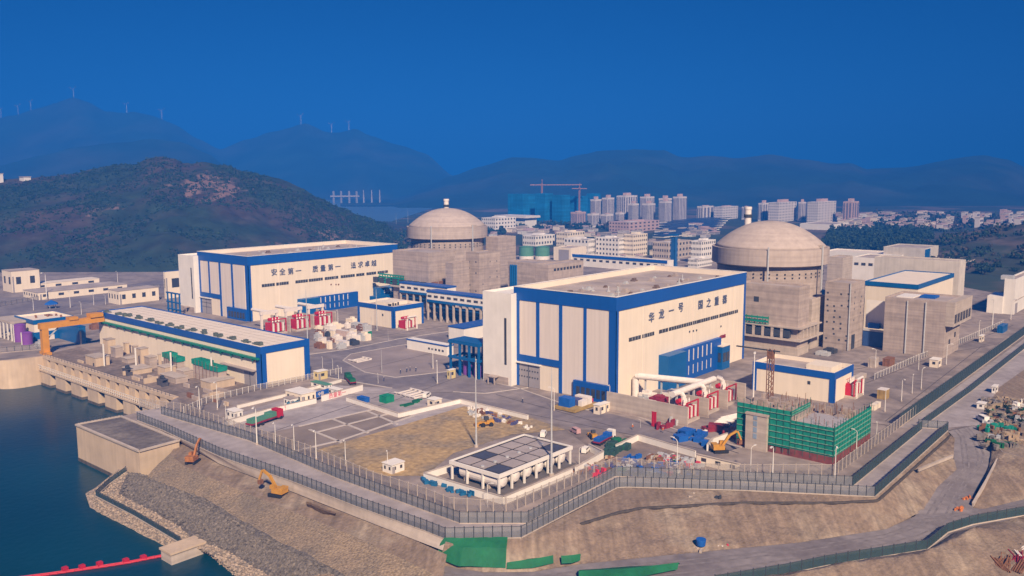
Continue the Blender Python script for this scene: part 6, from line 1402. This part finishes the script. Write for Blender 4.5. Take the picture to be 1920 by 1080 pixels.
RT = [(1307,1338,387,412,'low hazy grey slab left of the white slab, behind the nearer stack','stripe'),(1339,1384,388,412,'long low white slab with a window grid behind the nearer stack','floors'),(1422,1443,381,415,'narrow grey tower left of the first big gridded slab','stripe'),(1441,1494,380,417,'first big gridded white slab block behind the nearer dome','floors'),(1497,1512,379,415,'pair of thin grey towers between the big gridded slabs','stripe'),(1514,1568,379,419,'second big gridded white slab block with roof crest','floors'),(1581,1611,378,418,'lone pinkish tower at the right end of the far town blocks','stripe'),(1391,1408,388,412,'thin grey tower just right of the nearer stack','stripe')]
for l, r, tp, bs, lb, st in RT: tower(lb, l, r, tp, bs, group='far town blocks', style=st, cols=6 if st == 'floors' else 3, k=.35 if 'slab' in lb else .5, m=APP if 'pinkish' in lb else APT)
OFF = [(903,967,409,437,'white institute building with flat roofs behind the farther dome',WHITE),(1043,1096,436,462,'cream office with upper windows and blue shaded end',CREAM),(1058,1118,449,480,'long white office wing with two rows of windows, left one',WHITE),(1117,1174,447,482,'long white office wing with three rows of windows, middle one',WHITE),(1170,1214,440,482,'tall cream office wing lit on its right face',CREAM),(1224,1297,455,487,'low grey office block left of the white dormitory',CONC2),(1296,1342,452,494,'white four-storey dormitory with rows of windows left of the nearer dome',WHITE),(980,1040,442,462,'low white roofed office behind the green tanks',WHITE),(1142,1236,417,436,'long pinkish brick block before the striped towers',APP),(1290,1335,486,502,'flat white annex at the foot of the dormitory',WHITE)]
for l, r, tp, bs, lb, m in OFF: tower(lb, l, r, tp, bs, m=m, style='floors', name='office_building', cat='office', group='offices behind the plant', cols=7 if r-l > 40 else 5, k=.75 if 'left one' in lb or 'middle' in lb else .4, rec=GLASS)
t, b = block('gym_hall', 'white hall with overhanging pale roof behind the farther dome', 'hall', (985,430), 934, 1006, 409, WHITE); part('roof_slab', MB().box(b[0]-4, b[1]-4, b[4], b[0]+b[2]+4, b[1]+b[3]+4, b[4]+3), PIPEW, t)
t, b = block('service_building', 'small cream building with grey door panel behind the concrete plant buildings', 'building', (1070,490), 1038, 1100, 465, CREAM); part('door', MB().box(b[0]-.1, b[1]+b[3]*.1, .1, b[0]+.1, b[1]+b[3]*.7, b[4]-2), DOORG, t)
t, b = block('long_shed', 'long white shed with blue roof edge beyond the nearer hall roof', 'shed', (1250,512), 1074, 1263, 489, WHITE)
part('roof_edge', MB().box(b[0]-.4, b[1]-.4, b[4]-2.2, b[0]-.01, b[1]+b[3]+.4, b[4]+.2), BLUE, t)
for q in range(14): part('window', MB().box(b[0]-.12, b[1]+b[3]*(q+.3)/14, b[4]-5.2, b[0]+.1, b[1]+b[3]*(q+.8)/14, b[4]-3.4), GLASS, t)
c = P(1263,506); t = thing('lattice_tower', 'blue steel lattice tower behind the nearer hall roof', 'tower', tuple(c)); m = MB(); lattice(m, c.x, c.y, 0, z_at(c.x, c.y, 442), 2.2, 4.4); part('mast', m, TEAL, t)
zz = z_at(c.x, c.y, 442); part('platform', MB().box(c.x-3, c.y-3, zz, c.x+3, c.y+3, zz+1.2), TEAL, t); part('cladding', MB().box(c.x-1.9, c.y-1.9, 0, c.x+1.9, c.y+1.9, zz*.97), mat('hazy_blue_panel',(.02,.10,.28),.6,.2,.2), t)
for i in range(7):
    y_ = 446-i*4.3; t, b = block('market_shed', 'long low shed with dark blue roof among the offices, row %s from the front' % ['one','two','three','four','five','six','seven'][i], 'shed', (1245+i*3, y_), 1224+i*2, 1345+i*4, y_-4.5, WHITE, group='dark blue roofed sheds', roof=False)
    part('roof', MB().box(b[0]-1, b[1]-1, b[4]-.78, b[0]+b[2]+1, b[1]+b[3]+1, b[4]-.2), mat('dark_blue_roof', (.03,.05,.11), .5, .15, .1), t)
t, b = block('long_shed', 'pale curved roadside building right of the nearer dome top, before the gridded slabs', 'building', (1560,432), 1500, 1592, 421, WHITE)
rg = random.Random(13); hm = [APT, APP, WHITE, CREAM, mat('grey_house', (.35,.32,.33), .8, .1, .1)]
def house(px, base, wpx, hpx, m, label, grp):
    bx, by, bl, bw, bz = fit(px, base, px-wpx*.5, px+wpx*.5, base-hpx); t = thing('town_house', label, 'house', (bx, by, 0), grp)
    part('wall', MB().box(bx, by, 0, bx+bl, by+bw, bz), m, t); part('roof', MB().box(bx-.3, by-.3, bz, bx+bl+.3, by+bw+.3, bz+.8), APP if rg.random() < .35 else CONC2, t)
    for q in range(2): part('window_strip', MB().box(bx+bl*.1, by-.15, bz*(.2+.4*q), bx+bl*.9, by+.1, bz*(.4+.4*q)), APD, t)
for k in range(30): house(rg.uniform(1805,1925), rg.uniform(408,436), rg.uniform(9,20), rg.uniform(8,20), rg.choice(hm[:2]+[APT]), 'pinkish white house of the small town above the right hillside', 'houses of the right-hand town')
for k in range(95): house(rg.uniform(1570,1790), rg.uniform(404,434), rg.uniform(8,24), rg.uniform(4,10), rg.choice(hm), 'low house in the town strip behind the dark woodland', 'low houses behind the woodland')
for k in range(85): house(rg.uniform(900,1340), rg.uniform(424,446), rg.uniform(8,24), rg.uniform(3,8), rg.choice(hm), 'low building in the far strip below the apartment towers', 'low buildings below the towers')
for k in range(30): house(rg.uniform(1060,1330), rg.uniform(455,500), rg.uniform(10,24), rg.uniform(4,8), rg.choice(hm), 'low outbuilding between the offices and the plant', 'low outbuildings by the offices')
# far bridge and hilltop building
c0 = dirpx(622, 2500); c1_ = dirpx(676, 2500); t = thing('distant_bridge', 'hazy white bridge with thin pylons in the gap between the hills', 'bridge', tuple(c0)); zb = PD(640, 369, 2500).z
part('deck', MB().bar(c0+Vector((0,0,zb)), c1_+Vector((0,0,zb)), 6, 4), mat('weathered_bridge', (.40,.36,.36), .8, .1, .1), t)
for px in (628, 642, 657, 671): c = dirpx(px, 2500); part('pylon', MB().box(c.x-2, c.y-2, -2, c.x+2, c.y+2, PD(px, 358, 2500).z), MATS['weathered_bridge'], t)
for px in (684, 699, 714): c = dirpx(px, 2520); m = thing('distant_pylon', 'hazy pylon standing alone right of the far bridge', 'pylon', tuple(c), 'hazy pylons right of the bridge'); part('shaft', MB().lathe(c.x, c.y, [(3,-2),(1.2,PD(px,356,2500).z)], 8), MATS['weathered_bridge'], m)
for px, tp, bs, r, lab in ((3,321,340,9,'white domed hilltop hut at the left edge'),(54,327,336,9,'low white building on the hill crest at the left')):
    c = dirpx(px, 1050); z0 = PD(px, bs+6, 1050).z; z1 = PD(px, tp+2, 1050).z; t = thing('hilltop_building', lab, 'building', (c.x, c.y, z0)); part('wall', MB().box(c.x-4, c.y-r, z0-6, c.x+4, c.y+r*.5, z1-2), WHITE, t); part('roof', MB().box(c.x-4.5, c.y-r-.5, z1-1.98, c.x+4.5, c.y+r*.5+.5, z1-1.2), CONC2, t)
# wind turbines on the far mountains
def make_turbine():
    t = thing('wind_turbine', 'x', 'wind turbine'); part('tower', MB().lathe(0,0,[(1.7,-20),(1.1,58)],12), APT, t); part('nacelle', MB().box(-4,-2,58.01,5,2,62), APT, t); part('hub', MB().tube([(-4.0,0,60),(-6.4,0,60)], [2,.8], 10), APT, t)
    for k in range(3):
        a = k*2.094+.35; part('blade', MB().bar((-5.4, 2*math.cos(a), 60+2*math.sin(a)), (-5.4, 27*math.cos(a), 60+27*math.sin(a)), 1.5, 1.0), APT, t)
    return t
WT = Kind(make_turbine()); hv3, hc3, hr3 = HILLS['far_mountains']
for px, lab in ((27,'leftmost'),(52,'second from the left'),(82,'third from the left, before the peak'),(157,'standing on the highest far peak'),(253,'on the right shoulder of the left mountain'),(322,'rightmost on the left mountain'),(573,'on the peak of the middle mountain'),(629,'between the two humps of the middle mountain'),(663,'on the right hump of the middle mountain')):
    ci = int((px-SK3[0][0])/8); col_ = [Vector(v) for v in hv3[ci*hr3:(ci+1)*hr3]]; p = max(col_, key=lambda v: proj(v)[1]*-1 if v.z > 20 else -1e9)
    WT.put((p.x, p.y, p.z-2), 0.7+.2*(px % 3), 'hazy white wind turbine '+lab, 'wind turbines on the far mountains', .6)
# power pylon at the foot of the hill
for px, base, top, lab in ((562,452,432,'small white lattice pylon on the hill foot behind the farther hall'),):
    c = dirpx(px, 1000); t = thing('pylon', lab, 'pylon', (c.x, c.y, 20)); m = MB(); lattice(m, c.x, c.y, PD(px, base+4, 1000).z, PD(px, top, 1000).z, 1.6, 2.6); part('mast', m, LAMPW, t); part('arm', MB().box(c.x-5, c.y-.3, PD(px, top+3, 1000).z, c.x+5, c.y+.3, PD(px, top+2, 1000).z), LAMPW, t)
# woodland
rg = random.Random(31); mb = MB()
def wood(quad_, n, r0, r1, h0, h1, pick):
    a, b_, c, d = [P(*q) for q in quad_]
    for _ in range(n):
        u, v = rg.random(), rg.random(); p = a.lerp(b_, u).lerp(d.lerp(c, u), v); r = rg.uniform(r0, r1); clump(mb, (p.x, p.y, 0), r, rg.uniform(h0, h1), rg, 12, pick())
wood(((1540,470),(1750,470),(1745,440),(1560,438)), 1500, 2.4, 4.6, 7, 17, lambda: rg.choice((0,0,1)))
wood(((960,432),(1190,432),(1190,422),(960,420)), 130, 4, 7, 6, 12, lambda: rg.choice((0,0,1,2)))
wood(((1640,428),(1925,446),(1925,404),(1640,400)), 260, 4, 7, 5, 10, lambda: rg.choice((0,1,2)))
wood(((870,440),(945,440),(945,418),(880,418)), 120, 4, 7, 6, 12, lambda: rg.choice((0,0,1)))
wood(((690,470),(760,470),(770,440),(720,436)), 160, 3, 5, 5, 11, lambda: rg.choice((0,0,1,2)))
struct('woodland', mb, LEAF, kind='stuff', label='dark hazy woodland between the plant and the town')
mb = MB(); hv5, hc5, hr5 = HILLS['wooded_slope']
for _ in range(1500):
    c = rg.randrange(hc5-1); r = rg.randrange(1, hr5-6); p = Vector(hv5[c*hr5+r]).lerp(Vector(hv5[(c+1)*hr5+r+1]), rg.random())
    if noise.noise(p*.02) < rg.uniform(-.4,.3): continue
    s = rg.uniform(1.8, 4); clump(mb, p, s, s*1.7, rg, 8, rg.choice((0,0,1,2)))
struct('slope_woodland', mb, LEAF, kind='stuff', label='dark trees and scrub over the right-hand slope')
# single trees with trunk and crown along the foot of the slopes
def make_tree(seed):
    r = random.Random(seed); t = thing('tree', 'x', 'tree'); part('trunk', MB().tube([(0,0,0),(.2,.1,2),(.1,-.1,4.2)], [.35,.25,.14], 7).tube([(.2,.1,2),(1.3,.5,4)], [.15,.07], 5).tube([(.15,0,2.5),(-1.1,-.7,4.4)], [.14,.06], 5), mat('bark', (.07,.05,.035), .9, .2, 1), t)
    m = MB()
    for _ in range(9): clump(m, (r.gauss(0,1.1), r.gauss(0,1.1), r.uniform(2,4.6)), r.uniform(1.1,1.9), r.uniform(1.2,2.2), r, 10, r.choice((0,0,1)))
    part('crown', m, LEAF, t); return t
TK = [Kind(make_tree(s)) for s in (1,2,3)]
for k in range(60):
    px, py = (rg.uniform(1830,1925), rg.uniform(492,520)) if k < 22 else (rg.uniform(1850,1925), rg.uniform(755,800)) if k < 36 else (rg.uniform(1545,1830), rg.uniform(468,482))
    lab = 'small bushy tree along the foot of the right-hand slope' if k < 22 else 'small bush-like tree in the cluttered yard at the right edge' if k < 36 else 'dark tree at the front edge of the woodland right of the nearer dome'
    TK[k % 3].put(at(px, py), rg.uniform(0, 6), lab, lab.replace('small bushy tree', 'small trees').replace('dark tree','dark trees').replace('small bush-like tree','small trees'), rg.uniform(.8,1.6) if k >= 36 or k < 22 else rg.uniform(.2,.4))
# ================================================================= air: one even haze round the whole scene
mb = MB(); mb.box(-6800, -6800, WZ-1.2, 6800, 6800, 485)
hz = struct('haze', mb, [], kind='stuff', label='blue haze filling the air')
hm = bpy.data.materials.new('haze_air'); hm.use_nodes = True; n = hm.node_tree.nodes; n.remove(n['Principled BSDF'])
v = n.new('ShaderNodeVolumePrincipled'); v.inputs['Color'].default_value = (0.014, 0.155, 0.63, 1); v.inputs['Density'].default_value = 4.5e-4; v.inputs['Anisotropy'].default_value = -0.3
hm.node_tree.links.new(v.outputs[0], n['Material Output'].inputs['Volume']); hz.data.materials.append(hm)
